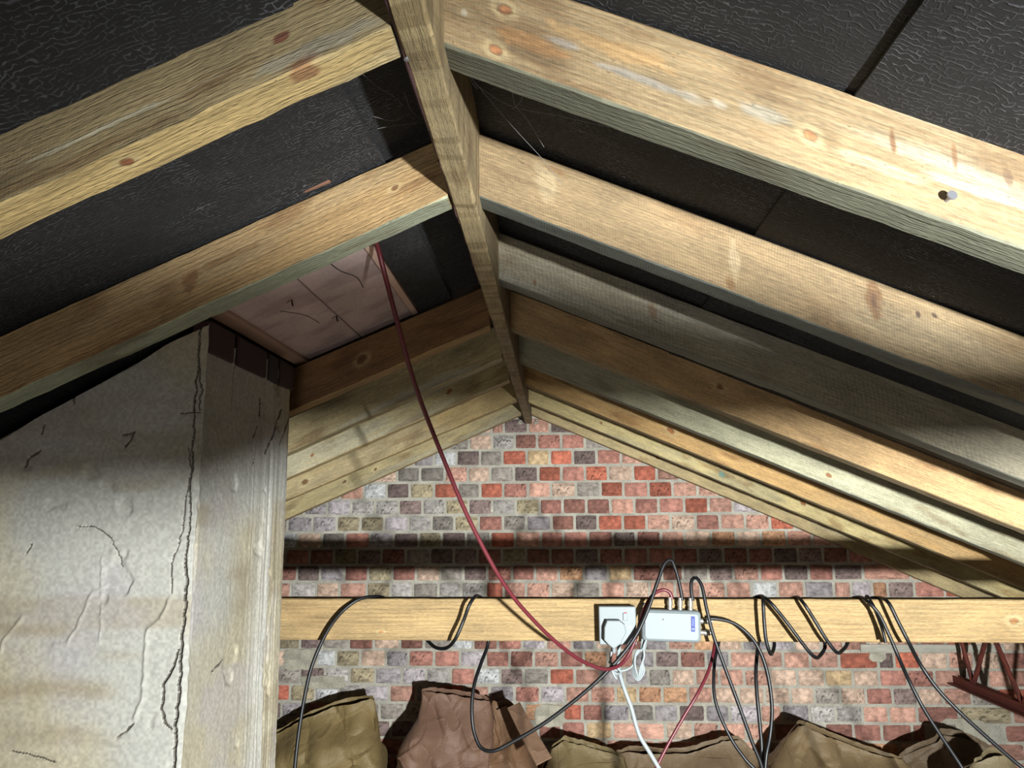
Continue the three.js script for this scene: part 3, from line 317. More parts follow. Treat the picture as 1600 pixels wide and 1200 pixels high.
  const colour = (front) => (u, v) => {
    const y = v * 1.6 - 0.2, a = u, n = fbm(a * 7 + (front ? 0 : 30), y * 7, 4), m = fbm(a * 2.4 + 11, y * 3 + (front ? 0 : 5), 3), f = noise(a * 260, y * 260), b = fbm(a * 3, y * 14 + 20, 3);
    let c = mix3([168, 160, 138], [166, 165, 158], sstep(0.42, 0.6, m + (y - 0.95) * 0.5));
    c = mix3(c, [138, 126, 104], sstep(0.52, 0.7, b) * 0.5); c = mix3(c, [156, 151, 152], sstep(0.56, 0.7, n) * 0.5);
    if (!front) { c = mix3(c, [190, 190, 184], 0.75 * sstep(0.5, 0.62, noise(a * 42 + 1.5 * noise(y * 3, 2), y * 1.2)) * sstep(0.18, 0.3, a) * (1 - sstep(1.02, 1.12, y) * 0.6)); c = mix3(c, [92, 88, 80], 0.6 * sstep(0.55, 0.75, fbm(a * 16, y * 5 + 3, 3)) * sstep(1.0, 1.15, y) * sstep(0.2, 0.33, a)); }
    for (const [ly, w] of [[0.915, 0.012], [0.83, 0.01], [0.745, 0.014]]) if (front) c = mix3(c, [138, 124, 98], 0.55 * Math.exp(-Math.pow((y - ly + 0.01 * (noise(a * 9, ly * 50) - 0.5)) / w, 2)) * sstep(0.35, 0.65, noise(a * 5 + ly * 40, 3)));
    if (front) c = mix3(c, [104, 98, 88], 0.5 * sstep(0.5, 0.72, fbm(a * 6 + 2, y * 6, 3)) * sstep(1.08, 1.2, y));
    const d = groove(front ? fseg : sseg, front ? a - 1.4 : -a - 1.15, y); c = d < -0.0008 ? mix3(c, [60, 54, 46], 0.8) : c;  // crack colour: dirt plus the shade of the recess, painted in
    const k = 0.95 + 0.14 * (f - 0.5) + 0.12 * (n - 0.5); return [c[0] * k, c[1] * k, c[2] * k];
  };
  const bump = texture(512, 512, (u, v) => 255 * (0.55 * fbm(u * 30, v * 30, 4) + 0.45 * noise(u * 160, v * 160)), false);
  const mk = (front) => { const t = texture(1024, 1536, colour(front)); t.wrapS = t.wrapT = THREE.ClampToEdgeWrapping; return std({ map: t, bumpMap: bump, bumpScale: 0.0007, roughness: 0.93 }); };
  const corner = (y) => 0.004 * (noise(y * 22, 3) - 0.5) + 0.003 * (noise(y * 80, 9) - 0.5);
  part('render_front', face(330, 560, (u, v) => { const x = u < 0.2 ? lerp(CW, -0.92, u / 0.2) : lerp(-0.92, CX, (u - 0.2) / 0.8); const yt = frontTop(Math.max(x, -1.2)), y = lerp(FLOOR, yt, v), e = sstep(CX - 0.006, CX, x); return [x + e * corner(y), y, CZ + plaster(x, y, fseg, 0) * (1 - e) - e * 0.004, (x - CW), (y + 0.2) / 1.6]; }), mk(true), C);
  part('render_side', face(250, 560, (u, v) => { const z = lerp(CZ - 0.0, CB, u), y = lerp(FLOOR, sideTop(z), v), e = 1 - sstep(0, 0.012, CZ - z), b = sstep(CB + 0.012, CB, z); return [CX + plaster(z, y, sseg, sstep(CZ - 0.15, CZ - 0.3, z)) * (1 - e) - b * 0.006 + e * corner(y), y, z - e * 0.004 + b * (0.008 * (noise(y * 30, 4) - 0.5) + 0.006 * (noise(y * 90, 6) - 0.5)), (CZ - z), (y + 0.2) / 1.6]; }), mk(false), C);
  part('mortar_core', (() => { const s = new THREE.Shape([[CW, FLOOR], [CX - T, FLOOR], [CX - T, 1.293], [CW, 0.82]].map(([x, y]) => new THREE.Vector2(x, y))); return new THREE.ExtrudeGeometry(s, { depth: CZ - CB - T, bevelEnabled: false }).translate(0, 0, CB + 0.002); })(), std({ map: mortarTex, color: 0xb0a89a, roughness: 0.95 }), C);
  const dark = [0x4a2c2c, 0x42262a, 0x3c3434, 0x463232].map((c) => std({ color: c, bumpMap: mortarBump, bumpScale: 0.003, roughness: 0.9 }));
  [[-1.158, -1.252], [-1.264, -1.4], [-1.412, -1.462], [-1.472, -1.55]].forEach(([a, b], i) => part('brick', box(0.03, 0.052, a - b, CX - T + 0.0, 1.276, (a + b) / 2, 0.004), dark[i], C));
}

// ---------------------------------------------------------------- pink boards over the opening
{
  const B = thing('ceiling_board', 'pink boarded panel with dark joints closing the opening above the chimney', 'boarding');
  const pinkTex = texture(512, 512, (u, v) => { const n = fbm(u * 5, v * 5, 4), f = noise(u * 200, v * 200), s = fbm(u * 3 + 8, v * 18, 3); const k = 0.9 + 0.2 * (n - 0.5) + 0.08 * (f - 0.5); const c = mix3([206, 182, 178], [184, 160, 158], sstep(0.5, 0.7, s)); return [c[0] * k, c[1] * k, c[2] * k]; });
  const pink = std({ map: pinkTex, roughness: 0.9 }), pinkEdge = std({ color: 0xc4a494, roughness: 0.9 }), split = std({ color: 0x2a1a18, roughness: 0.9 });
  const panel = (x0, x1, l) => slab((u, v) => { const x = lerp(x0, x1, u), z = lerp(-0.99, -1.68, v); return [x, leftY(x) + l + 0.002 * fbm(x * 9, z * 6, 2), z]; }, 8, 20, 0.012, [0.5, 1]);
  part('board', panel(-0.543, -0.4285, 0.008), pink, B); part('board', panel(-0.426, -0.313, 0.008), pink, B);
  part('edge_strip', panel(-0.566, -0.5465, 0.002), pinkEdge, B); part('edge_strip', panel(-0.3095, -0.298, 0.003), pinkEdge, B);
  for (const [x, z] of [[-0.46, -1.3], [-0.428, -1.47]]) { const y = leftY(x) + 0.007; part('splinter', merge([rod([x, y, z], [x + 0.004, y - 0.012, z + 0.004], 0.0016, 5), rod([x - 0.003, y - 0.001, z], [x - 0.008, y - 0.006, z + 0.002], 0.0007, 5)]), split, B); }
  const line = (pts, r) => part('split_line', tube(pts.map(([x, z]) => [x, leftY(x) + 0.0083, z]), r, 4, 5), split, B);
  line([[-0.372, -1.19], [-0.366, -1.27], [-0.352, -1.33], [-0.355, -1.39]], 0.0009);
  line([[-0.49, -1.33], [-0.468, -1.4], [-0.462, -1.47]], 0.0006);
}
one('wood_splinter', (() => { const a = [-0.351,1.409,-0.955], b = [-0.291,1.432,-0.955]; const g = box(Math.hypot(b[0] - a[0], b[1] - a[1]), 0.0035, 0.006, 0, 0, 0, 0.001); g.rotateZ(Math.atan2(b[1] - a[1], b[0] - a[0])); return g.translate((a[0] + b[0]) / 2, (a[1] + b[1]) / 2 + 0.004, a[2] + 0.004); })(), std({ color: 0x7a5644 }), 'thin reddish wood sliver stuck between felt and the rafter above the chimney', 'splinter');

// ---------------------------------------------------------------- steel lattice joist
{
  const J = thing('lattice_joist', 'rust red steel lattice joist below the pale tie beam', 'joist', [1.75, 0, 0]);
  const red = std({ map: texture(256, 256, (u, v) => { const n = fbm(u * 12, v * 12, 4), f = noise(u * 90, v * 90); const c = mix3([112, 52, 40], [74, 36, 30], sstep(0.4, 0.7, n)); const k = 0.85 + 0.3 * f; return [c[0] * k, c[1] * k, c[2] * k]; }), roughness: 0.7, metalness: 0.15 });
  const zA = -3.64, zB = -1.0, len = zB - zA, mid = (zA + zB) / 2;
  const angle = (s, y, f) => merge([box(0.004, 0.032, len, s * 0.012, y + f * 0.016, mid), box(0.03, 0.004, len, s * 0.027, y, mid)]);
  for (const s of [-1, 1]) { part('lower_chord', angle(s, 0.248, 1), red, J); part('upper_chord', angle(s, 0.535, -1), red, J); }
  const zs = [-3.6, -3.5, -3.33, -3.15, -2.97, -2.79, -2.61, -2.43, -2.25, -2.07, -1.89, -1.71, -1.53, -1.35, -1.17];
  for (let k = 0; k + 1 < zs.length; k++) part('web_bar', rod([0, k % 2 ? 0.27 : 0.53, zs[k]], [0, k % 2 ? 0.53 : 0.27, zs[k + 1]], 0.0095), red, J);
}

// ---------------------------------------------------------------- aerial splitter, socket, cables on the tie beam
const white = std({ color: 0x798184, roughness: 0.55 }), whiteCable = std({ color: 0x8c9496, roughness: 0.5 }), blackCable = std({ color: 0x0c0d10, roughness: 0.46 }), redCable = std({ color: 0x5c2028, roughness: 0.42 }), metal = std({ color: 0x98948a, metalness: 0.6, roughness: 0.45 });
const BEAMF = -1.9;
{
  const S = thing('wall_socket', 'single white switched socket with a white plug, screwed to the pale tie beam', 'socket', [0.143, 0.7385, BEAMF]);
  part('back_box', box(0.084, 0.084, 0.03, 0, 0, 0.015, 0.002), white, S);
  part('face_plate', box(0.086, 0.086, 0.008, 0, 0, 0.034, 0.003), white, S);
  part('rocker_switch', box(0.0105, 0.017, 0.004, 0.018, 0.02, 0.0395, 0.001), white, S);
  part('indicator', box(0.006, 0.0025, 0.0005, 0.018, 0.0285, 0.0383), std({ color: 0xc02a2a }), S);
  for (const x of [0.028]) part('screw', new THREE.CylinderGeometry(0.0028, 0.0028, 0.001, 14).rotateX(Math.PI / 2).translate(x, -0.003, 0.0385), metal, S);
  const sh = new THREE.Shape([[-0.02, 0.012], [0.006, 0.012], [0.016, 0.004], [0.019, -0.012], [0.006, -0.036], [-0.008, -0.046], [-0.02, -0.036], [-0.027, -0.028], [-0.026, -0.002]].map(([x, y]) => new THREE.Vector2(x, y)));
  const P = part('plug', new THREE.ExtrudeGeometry(sh, { depth: 0.02, bevelEnabled: true, bevelSize: 0.0025, bevelThickness: 0.003, bevelSegments: 3 }).translate(-0.004, 0, 0.038), white, S);
  part('cable_grip', new THREE.CylinderGeometry(0.005, 0.0038, 0.018, 12).translate(-0.011, -0.05, 0.05), white, P);
}
{
  const A = thing('aerial_splitter', 'white rounded aerial splitter box with metal connectors and a small blue label', 'splitter box', [0.2675, 0.7365, BEAMF]);
  A.rotation.z = -0.03;
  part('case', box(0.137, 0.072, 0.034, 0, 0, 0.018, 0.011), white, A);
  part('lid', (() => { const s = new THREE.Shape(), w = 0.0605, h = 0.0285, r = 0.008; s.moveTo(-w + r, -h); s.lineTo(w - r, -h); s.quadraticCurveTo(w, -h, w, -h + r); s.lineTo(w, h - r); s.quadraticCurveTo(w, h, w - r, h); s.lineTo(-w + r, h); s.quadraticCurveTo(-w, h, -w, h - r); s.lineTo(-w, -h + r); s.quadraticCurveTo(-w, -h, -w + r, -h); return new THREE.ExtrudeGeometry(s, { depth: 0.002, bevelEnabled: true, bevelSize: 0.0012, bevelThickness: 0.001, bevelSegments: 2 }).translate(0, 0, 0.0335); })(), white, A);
  const lt = (() => { const c = document.createElement('canvas'); c.width = 192; c.height = 48; const x = c.getContext('2d'); x.fillStyle = '#16297c'; x.fillRect(0, 0, 192, 48); x.fillStyle = '#7484a8'; x.font = 'bold 30px sans-serif'; x.textAlign = 'center'; x.textBaseline = 'middle'; x.fillText('CYFLE', 76, 25); x.fillRect(150, 8, 18, 32); const t = new THREE.CanvasTexture(c); t.colorSpace = THREE.SRGBColorSpace; return t; })();
  part('blue_label', (() => { const g = new THREE.BoxGeometry(0.034, 0.0085, 0.0004); g.rotateZ(-Math.PI / 2); return g.translate(0.0485, 0.007, 0.0379); })(), std({ map: lt, roughness: 0.6 }), A);
  part('screw', new THREE.CylinderGeometry(0.0013, 0.0013, 0.0006, 10).rotateX(Math.PI / 2).translate(-0.02, 0.015, 0.0378), rustNail, A);
  const conn = (x, y, turn) => { const g = merge([new THREE.CylinderGeometry(0.0066, 0.0066, 0.006, 6).translate(0, 0.004, 0), new THREE.CylinderGeometry(0.005, 0.005, 0.005, 14).translate(0, 0.009, 0), new THREE.CylinderGeometry(0.007, 0.007, 0.009, 6).translate(0, 0.0155, 0), new THREE.CylinderGeometry(0.0062, 0.0062, 0.004, 14).translate(0, 0.0215, 0), new THREE.CylinderGeometry(0.0044, 0.0044, 0.006, 12).translate(0, 0.026, 0)]); g.rotateZ(turn); part('connector', g.translate(x, y, 0.018), metal, A); };
  conn(-0.0015, 0.034, 0); conn(0.022, 0.034, 0); conn(0.046, 0.034, 0); conn(0.067, 0.012, -Math.PI / 2); conn(0.067, -0.014, -Math.PI / 2);
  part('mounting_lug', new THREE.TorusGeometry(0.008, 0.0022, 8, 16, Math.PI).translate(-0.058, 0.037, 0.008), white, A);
}
const cable = (label, mat, r, pts, name = 'coaxial_cable', cat = 'cable') => one(name, tube(pts, r, 10, 10), mat, label, cat);
const BR = 0.0042;
cable('red cable hanging from the pink boards down to the first connector of the splitter', redCable, BR, [[-0.278,1.43,-1.12], [-0.282,1.429,-1.19], [-0.275,1.389,-1.22], [-0.264,1.319,-1.28], [-0.246,1.223,-1.36], [-0.211,1.108,-1.45], [-0.165,0.981,-1.53], [-0.101,0.852,-1.6], [-0.045,0.776,-1.66], [0.015,0.712,-1.72], [0.071,0.668,-1.78], [0.115,0.652,-1.81], [0.152,0.662,-1.84], [0.179,0.703,-1.853], [0.196,0.752,-1.858], [0.213,0.788,-1.866], [0.233,0.81,-1.876], [0.255,0.817,-1.882], [0.269,0.81,-1.882], [0.273,0.795,-1.882]]);
cable('longest black cable, sagging low over the sacks from the middle connector of the splitter', blackCable, BR, [[0.297,0.792,-1.882], [0.292,0.826,-1.88], [0.282,0.866,-1.875], [0.272,0.886,-1.87], [0.259,0.881,-1.865], [0.238,0.839,-1.855], [0.213,0.779,-1.845], [0.184,0.723,-1.84], [0.146,0.675,-1.835], [0.094,0.625,-1.83], [0.028,0.572,-1.83], [-0.037,0.527,-1.83], [-0.102,0.491,-1.83], [-0.145,0.472,-1.83], [-0.172,0.475,-1.84], [-0.189,0.504,-1.85], [-0.196,0.55,-1.86], [-0.193,0.601,-1.88], [-0.18,0.644,-1.92], [-0.167,0.681,-1.956], [-0.163,0.735,-1.962], [-0.171,0.781,-1.958], [-0.183,0.794,-1.94], [-0.192,0.801,-1.87], [-0.202,0.785,-1.854], [-0.216,0.749,-1.858], [-0.234,0.71,-1.856], [-0.262,0.681,-1.9], [-0.284,0.678,-1.915], [-0.308,0.685,-1.945], [-0.338,0.712,-1.96], [-0.394,0.765,-1.96], [-0.424,0.792,-1.945], [-0.446,0.798,-1.915], [-0.474,0.794,-1.89], [-0.505,0.772,-1.878], [-0.535,0.736,-1.875], [-0.558,0.691,-1.87], [-0.575,0.639,-1.86], [-0.586,0.57,-1.85], [-0.592,0.503,-1.84], [-0.595,0.424,-1.83], [-0.594,0.301,-1.82], [-0.59,0.107,-1.82], [-0.585,-0.079,-1.82]]);
cable('black cable arching from the third connector down in front of the splitter', blackCable, BR, [[0.321,0.792,-1.882], [0.318,0.819,-1.88], [0.32,0.84,-1.875], [0.328,0.846,-1.868], [0.338,0.832,-1.86], [0.346,0.779,-1.85], [0.357,0.723,-1.845], [0.376,0.66,-1.84], [0.402,0.58,-1.835], [0.428,0.497,-1.83], [0.446,0.446,-1.83], [0.451,0.389,-1.83], [0.442,0.16,-1.83], [0.431,-0.059,-1.83]]);
cable('black cable curving out of the side connector of the splitter towards the sacks', blackCable, BR, [[0.354,0.752,-1.882], [0.377,0.751,-1.88], [0.41,0.743,-1.875], [0.437,0.724,-1.87], [0.46,0.695,-1.87], [0.475,0.653,-1.865], [0.482,0.603,-1.86], [0.482,0.556,-1.855], [0.473,0.503,-1.85], [0.46,0.465,-1.84], [0.451,0.401,-1.835], [0.432,0.156,-1.84], [0.417,-0.065,-1.84]]);
cable('black cable dropping from under the tie beam just right of the curved one', blackCable, BR, [[0.491,0.721,-1.958], [0.485,0.686,-1.955], [0.475,0.667,-1.93], [0.462,0.629,-1.9], [0.457,0.577,-1.88], [0.457,0.524,-1.87], [0.456,0.473,-1.86], [0.45,0.396,-1.85], [0.427,0.148,-1.855], [0.41,-0.062,-1.855]]);
cable('thin looking black cable bowing left below the splitter', blackCable, BR*0.9, [[0.398,0.721,-1.958], [0.391,0.686,-1.955], [0.377,0.659,-1.93], [0.365,0.622,-1.9], [0.361,0.577,-1.88], [0.373,0.531,-1.87], [0.394,0.486,-1.86], [0.417,0.453,-1.85], [0.446,0.417,-1.845], [0.456,0.177,-1.85], [0.452,-0.058,-1.85]]);
cable('red cable dropping from below the splitter to the sacks', redCable, BR*0.9, [[0.389,0.721,-1.958], [0.382,0.687,-1.955], [0.371,0.663,-1.93], [0.353,0.631,-1.9], [0.321,0.588,-1.87], [0.285,0.539,-1.86], [0.249,0.487,-1.85], [0.214,0.43,-1.84], [0.178,0.36,-1.83], [0.152,0.15,-1.84], [0.138,-0.072,-1.84]]);
cable('black cable wound three times round the tie beam between splitter and rusty joist', blackCable, BR, [[0.437,0.743,-1.962], [0.462,0.773,-1.962], [0.478,0.791,-1.945], [0.489,0.799,-1.915], [0.477,0.792,-1.858], [0.476,0.75,-1.855], [0.478,0.708,-1.855], [0.486,0.681,-1.862], [0.508,0.671,-1.92], [0.522,0.687,-1.952], [0.513,0.736,-1.962], [0.48,0.781,-1.955], [0.491,0.794,-1.925], [0.493,0.791,-1.858], [0.525,0.75,-1.855], [0.557,0.704,-1.855], [0.583,0.673,-1.864], [0.617,0.663,-1.92], [0.641,0.684,-1.952], [0.619,0.736,-1.962], [0.563,0.781,-1.955], [0.571,0.795,-1.925], [0.569,0.788,-1.858], [0.589,0.753,-1.855], [0.614,0.708,-1.855], [0.635,0.682,-1.864], [0.669,0.675,-1.92], [0.694,0.687,-1.952], [0.71,0.736,-1.962], [0.703,0.781,-1.955], [0.716,0.795,-1.925], [0.716,0.789,-1.858], [0.731,0.768,-1.85], [0.747,0.724,-1.843], [0.762,0.677,-1.838], [0.792,0.621,-1.865], [0.817,0.561,-1.86], [0.847,0.505,-1.855], [0.88,0.447,-1.85], [0.909,0.385,-1.84], [0.951,0.161,-1.85], [0.941,-0.046,-1.85]]);
cable('black cable bending over the tie beam and hanging away towards the rusty joist', blackCable, BR, [[0.733,0.743,-1.962], [0.743,0.773,-1.962], [0.748,0.79,-1.94], [0.759,0.795,-1.91], [0.758,0.79,-1.856], [0.772,0.751,-1.848], [0.788,0.71,-1.843], [0.823,0.653,-1.87], [0.851,0.603,-1.86], [0.89,0.556,-1.85], [0.938,0.508,-1.845], [0.991,0.458,-1.84], [1.052,0.403,-1.83], [1.144,0.189,-1.85], [1.141,-0.041,-1.85]]);
cable('short black cable tail crossing the tie beam face behind two longer black cables', blackCable, BR*0.9, [[0.75,0.743,-1.962], [0.746,0.781,-1.955], [0.739,0.797,-1.93], [0.735,0.79,-1.9], [0.73,0.771,-1.861], [0.741,0.733,-1.861], [0.746,0.702,-1.86]]);
cable('thick white flex running down from the socket to the sacks', whiteCable, 0.0048, [[0.147,0.701,-1.895], [0.146,0.676,-1.888], [0.143,0.654,-1.88], [0.146,0.627,-1.87], [0.155,0.596,-1.86], [0.168,0.56,-1.855], [0.176,0.527,-1.85], [0.185,0.5,-1.85], [0.204,0.469,-1.845], [0.224,0.436,-1.84], [0.249,0.394,-1.83], [0.27,0.178,-1.84], [0.266,-0.069,-1.84]], 'power_flex', 'cable');
cable('thin white plug lead looped below the socket with a tied hank of spare lead', whiteCable, 0.0023, [[0.129,0.696,-1.868], [0.127,0.673,-1.87], [0.125,0.656,-1.872], [0.128,0.644,-1.872], [0.139,0.637,-1.872], [0.16,0.638,-1.875], [0.176,0.647,-1.88], [0.181,0.662,-1.885], [0.195,0.681,-1.884], [0.203,0.702,-1.885], [0.209,0.71,-1.884], [0.207,0.688,-1.882], [0.198,0.667,-1.88], [0.202,0.632,-1.88], [0.187,0.614,-1.882], [0.176,0.631,-1.885], [0.183,0.668,-1.881], [0.196,0.682,-1.88], [0.205,0.703,-1.881], [0.21,0.709,-1.88], [0.205,0.689,-1.878], [0.2,0.668,-1.876], [0.198,0.635,-1.876], [0.187,0.618,-1.878], [0.178,0.634,-1.881], [0.185,0.675,-1.877], [0.196,0.682,-1.876], [0.207,0.704,-1.877], [0.21,0.708,-1.876], [0.204,0.69,-1.874], [0.201,0.669,-1.872], [0.195,0.639,-1.872], [0.187,0.622,-1.874], [0.18,0.638,-1.877], [0.187,0.681,-1.873], [0.197,0.683,-1.872], [0.208,0.704,-1.873], [0.21,0.707,-1.872], [0.202,0.69,-1.87], [0.202,0.669,-1.868], [0.192,0.643,-1.868], [0.188,0.625,-1.87], [0.182,0.642,-1.873], [0.183,0.667,-1.876], [0.197,0.686,-1.878], [0.201,0.716,-1.886], [0.199,0.748,-1.888], [0.204,0.77,-1.889], [0.214,0.774,-1.889]], 'power_lead', 'cable');
cable('short white knot of flex tying the plug lead to the thick white flex', whiteCable, 0.003, [[0.122,0.657,-1.87], [0.129,0.652,-1.862], [0.141,0.644,-1.858], [0.147,0.635,-1.862], [0.137,0.631,-1.868], [0.128,0.639,-1.862], [0.131,0.63,-1.86], [0.137,0.621,-1.862]], 'cable_tie', 'tie');

// ---------------------------------------------------------------- brown paper sacks on the floor
const paperBump = texture(512, 512, (u, v) => { const n = fbm(u * 9, v * 9, 4), r = 1 - Math.abs(2 * fbm(u * 7 + 5, v * 7, 3) - 1), f = noise(u * 180, v * 180); return 255 * clamp(0.35 * n + 0.5 * r * r + 0.12 * f); }, false);
const paper = (c) => std({ color: c, bumpMap: paperBump, bumpScale: 0.006, roughness: 0.62, side: THREE.DoubleSide });
function sack(label, colour, seed, left, right, depth, top, back) {
  // left, right: [y, x] down each side; top: [x, y] along the front rim; back: how far the rear rim stands above it
  const at = (l, t) => { if (t <= l[0][0]) return l[0][1]; for (let i = 1; i < l.length; i++) if (t <= l[i][0]) return lerp(l[i - 1][1], l[i][1], (t - l[i - 1][0]) / (l[i][0] - l[i - 1][0] || 1)); return l[l.length - 1][1]; };
  const lo = [...left].sort((a, b) => a[0] - b[0]), hi = [...right].sort((a, b) => a[0] - b[0]), nu = 220, nv = 110, pos = [], uv = [], idx = [], [z0, th] = depth;
  for (let j = 0; j <= nv; j++) for (let i = 0; i <= nu; i++) {
    const a = i / nu * 2 * Math.PI, v = j / nv, fx = 0.5 - 0.5 * Math.sign(Math.cos(a)) * Math.pow(Math.abs(Math.cos(a)), 0.75), front = Math.sin(a) >= 0 ? 1 : -1;
    const xr = lerp(lo[lo.length - 1][1], hi[hi.length - 1][1], fx), yt = at(top, xr) + (front < 0 ? back * Math.pow(Math.abs(Math.sin(a)), 0.5) : 0), y = lerp(FLOOR + 0.004, yt, v);
    let x = lerp(at(lo, y), at(hi, y), fx), z = z0 + front * th * Math.pow(Math.abs(Math.sin(a)), 0.6) * lerp(1, 0.14, sstep(0.4, 1, v)) * (0.85 + 0.3 * noise(v * 4, seed));
    const w = Math.sin(Math.PI * Math.min(1, v * 1.02)), cx = x * 0.9 + y * 0.5, cy = y * 0.8 - x * 0.6 + front, k = 0.1 * (Math.abs(noise(cx * 6 + seed * 3, cy * 3.5) - 0.5) * 2 - 0.4) + 0.06 * (Math.abs(noise(cx * 12 + 8, cy * 7 + seed) - 0.5) * 2 - 0.4) + 0.011 * Math.exp(-Math.pow((noise(cy * 11 + 8, cx * 9 + seed) - 0.5) / 0.045, 2)) + 0.007 * Math.exp(-Math.pow((noise(cx * 20 + seed, cy * 13) - 0.5) / 0.06, 2));
    z += front * k * (0.35 + 0.65 * w); x += k * 0.25 * Math.cos(a) * -1 * w;
    const yy = y + (v > 0.98 ? 0.004 * (noise(x * 60, seed) - 0.5) : 0);
    pos.push(x, yy, z); uv.push(x * 2.2 + (front < 0 ? 0.4 : 0), y * 2.2);
  }
  for (let j = 0; j < nv; j++) for (let i = 0; i < nu; i++) { const q = j * (nu + 1) + i; idx.push(q, q + nu + 1, q + nu + 2, q, q + nu + 2, q + 1); }
  const c = pos.length / 3; let mx = 0, mz = 0; for (let i = 0; i < nu; i++) { mx += pos[i * 3] / nu; mz += pos[i * 3 + 2] / nu; } pos.push(mx, FLOOR + 0.004, mz); uv.push(0, 0); for (let i = 0; i < nu; i++) idx.push(c, i, i + 1);
  return one('paper_sack', toCreasedNormals(mergeVertices(geoOf(pos, idx, uv), 1e-5), 0.42), paper(colour), label, 'paper sack', 'brown paper sacks along the gable wall');
}
sack('khaki paper sack standing beside the rendered chimney', 0x86734c, 11, [[-0.520, -1.208], [-0.161, -1.239], [0.062, -1.236]], [[-0.510, -0.670], [-0.057, -0.721], [0.091, -0.746], [0.226, -0.770]], [-3.393, 0.18], [[-1.250, 0.066], [-1.170, 0.092], [-1.065, 0.151], [-0.947, 0.194], [-0.784, 0.228], [-0.765, 0.221]], 0.012);
sack('pinkish brown paper sack with a straight top edge, highest of the sacks', 0x7c5f4e, 12, [[-0.497, -0.733], [-0.023, -0.673], [0.100, -0.602], [0.162, -0.571], [0.259, -0.567]], [[-0.489, -0.263], [-0.042, -0.249], [0.128, -0.257], [0.226, -0.283]], [-3.377, 0.22], [[-0.573, 0.264], [-0.446, 0.250], [-0.327, 0.233], [-0.278, 0.221]], 0.01);
sack('crumpled brown paper sack behind the low loop of black cable', 0x7a5c42, 13, [[-0.526, -0.360], [-0.068, -0.343], [0.081, -0.316], [0.213, -0.273]], [[-0.521, -0.064], [-0.065, -0.089], [0.058, -0.122], [0.178, -0.180]], [-3.439, 0.17], [[-0.279, 0.207], [-0.247, 0.177], [-0.215, 0.195], [-0.177, 0.173]], 0.02);
sack('small khaki sack folded over, left of the dark flat sack', 0x80704e, 14, [[-0.486, -0.107], [-0.040, -0.056], [0.042, -0.025]], [[-0.479, 0.286], [-0.060, 0.295], [0.007, 0.271]], [-3.359, 0.17], [[-0.030, 0.037], [0.027, 0.077], [0.122, 0.053], [0.224, 0.028], [0.276, 0.007]], 0.012);
sack('long flat dark brown paper sack under the white flex', 0x7c6850, 15, [[-0.526, 0.142], [-0.081, 0.199], [-0.004, 0.233]], [[-0.514, 0.826], [-0.086, 0.844], [-0.003, 0.831]], [-3.459, 0.17], [[0.222, -0.004], [0.299, 0.011], [0.434, 0.000], [0.547, 0.009], [0.652, 0.042], [0.689, 0.055], [0.757, 0.058], [0.830, -0.008]], 0.012);
sack('broad tan paper sack with a raised pointed corner below the coiled black cables', 0x7e6a4c, 16, [[-0.448, 0.742], [-0.003, 0.831], [0.092, 0.908], [0.146, 0.968]], [[-0.435, 1.453], [-0.076, 1.464], [0.024, 1.365]], [-3.341, 0.26], [[0.963, 0.144], [0.983, 0.149], [1.115, 0.105], [1.224, 0.067], [1.320, 0.033], [1.400, 0.015]], 0.01);
sack('brown sack slumped beside the cement patch of the gable', 0x6c5b46, 17, [[-0.483, 1.255], [-0.064, 1.327], [0.013, 1.376]], [[-0.471, 1.906], [-0.058, 1.857], [0.036, 1.769]], [-3.406, 0.16], [[1.361, 0.005], [1.474, 0.047], [1.538, 0.067], [1.553, 0.101], [1.617, 0.094], [1.675, 0.078], [1.750, 0.040], [1.816, 0.013]], 0.02);
sack('khaki paper sack at the foot of the rusty lattice joist', 0x8a7c5e, 18, [[-0.301, 1.362], [0.066, 1.441], [0.110, 1.480]], [[-0.295, 1.699], [0.048, 1.654], [0.110, 1.614]], [-3.010, 0.17], [[1.476, 0.108], [1.539, 0.138], [1.581, 0.139], [1.618, 0.110]], 0.012);
{
  const q = [[-0.196,0.233,-3.2], [-0.149,0.246,-3.24], [-0.023,0.112,-3], [-0.078,0.097,-2.96]], g = slab((u, v) => { const a = [0, 1, 2].map((k) => lerp(q[0][k], q[1][k], u)), b = [0, 1, 2].map((k) => lerp(q[3][k], q[2][k], u)), p = [0, 1, 2].map((k) => lerp(a[k], b[k], v)); p[2] += 0.004 * (fbm(u * 3, v * 6, 2) - 0.5) + 0.012 * Math.sin(v * 3.1); return p; }, 10, 24, 0.004, [0.2, 0.6]);
  one('cardboard_flap', g, paper(0x94755e), 'flat strip of brown card leaning against the crumpled sack behind the cable loop', 'card');
}

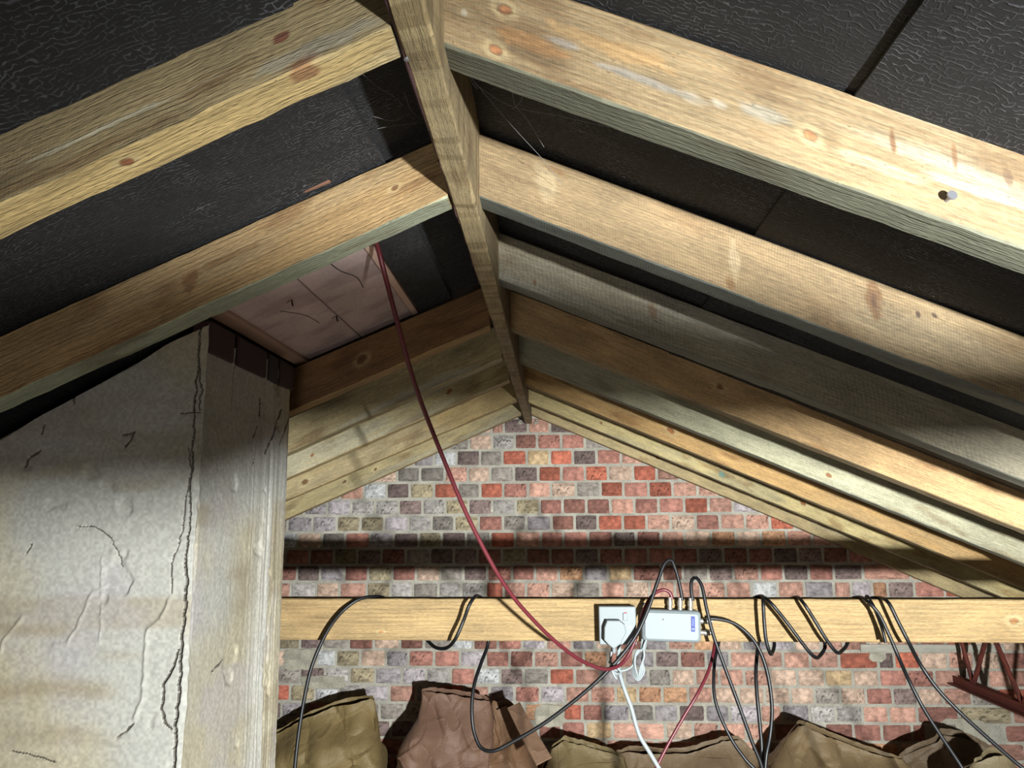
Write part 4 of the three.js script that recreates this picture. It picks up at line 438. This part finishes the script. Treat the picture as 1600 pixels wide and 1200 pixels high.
// ---------------------------------------------------------------- cobwebs, crumbs
{
  const web = std({ color: 0x8d8d90, roughness: 0.9, transparent: true, opacity: 0.55 });
  const strands = (list) => merge(list.map((p) => tube(p, 0.00035, 6, 4)));
  one('cobweb', strands([[[-0.086,1.476,-0.78], [-0.065,1.471,-0.83], [-0.036,1.467,-0.9], [-0.007,1.46,-0.96], [0.019,1.441,-1]], [[-0.084,1.479,-0.8], [-0.044,1.483,-0.86], [0.01,1.48,-0.88], [0.082,1.471,-0.9]], [[-0.042,1.485,-0.82], [-0.039,1.483,-0.86], [-0.027,1.477,-0.88], [-0.006,1.459,-0.92]], [[-0.086,1.476,-0.78], [-0.084,1.473,-0.79], [-0.08,1.472,-0.8]], [[-0.028,1.479,-0.82], [-0.034,1.487,-0.86], [-0.045,1.49,-0.88]]]), web, 'grey cobweb strands hanging across the felt beside the ridge and yellow rafter', 'cobweb').userData.kind = 'stuff';
  one('cobweb', strands([[[-0.199,1.465,-0.75], [-0.194,1.479,-0.8], [-0.184,1.49,-0.84], [-0.176,1.502,-0.9]], [[-0.209,1.47,-0.85], [-0.192,1.475,-0.87], [-0.176,1.499,-0.9]], [[-0.21,1.465,-0.87], [-0.188,1.485,-0.9], [-0.168,1.51,-0.95], [-0.176,1.509,-1]], [[-0.167,1.482,-0.82], [-0.171,1.495,-0.88], [-0.167,1.504,-0.92]]]), web, 'faint cobweb strands in the dark gap between the ridge and chimney slope', 'cobweb').userData.kind = 'stuff';
  const g = []; for (let k = 0; k < 26; k++) { const x = RX + rr(-0.055, 0.055), s = rr(0.004, 0.009); g.push(new THREE.IcosahedronGeometry(s, 1).scale(1, 0.8, 0.8).translate(x, 1.44 - Math.abs(x - RX) * 0.42 + rr(-0.012, 0.004), WALLZ + rr(0.004, 0.02))); }
  const crumbs = one('mortar_crumbs', merge(g), std({ map: mortarTex, roughness: 0.95 }), 'crumbly grey mortar packed under the end of the ridge board', 'mortar'); crumbs.userData.kind = 'stuff';
}
scene.traverse((o) => { if (o.isMesh) { o.castShadow = true; o.receiveShadow = true; } });
renderer.render(scene, camera);
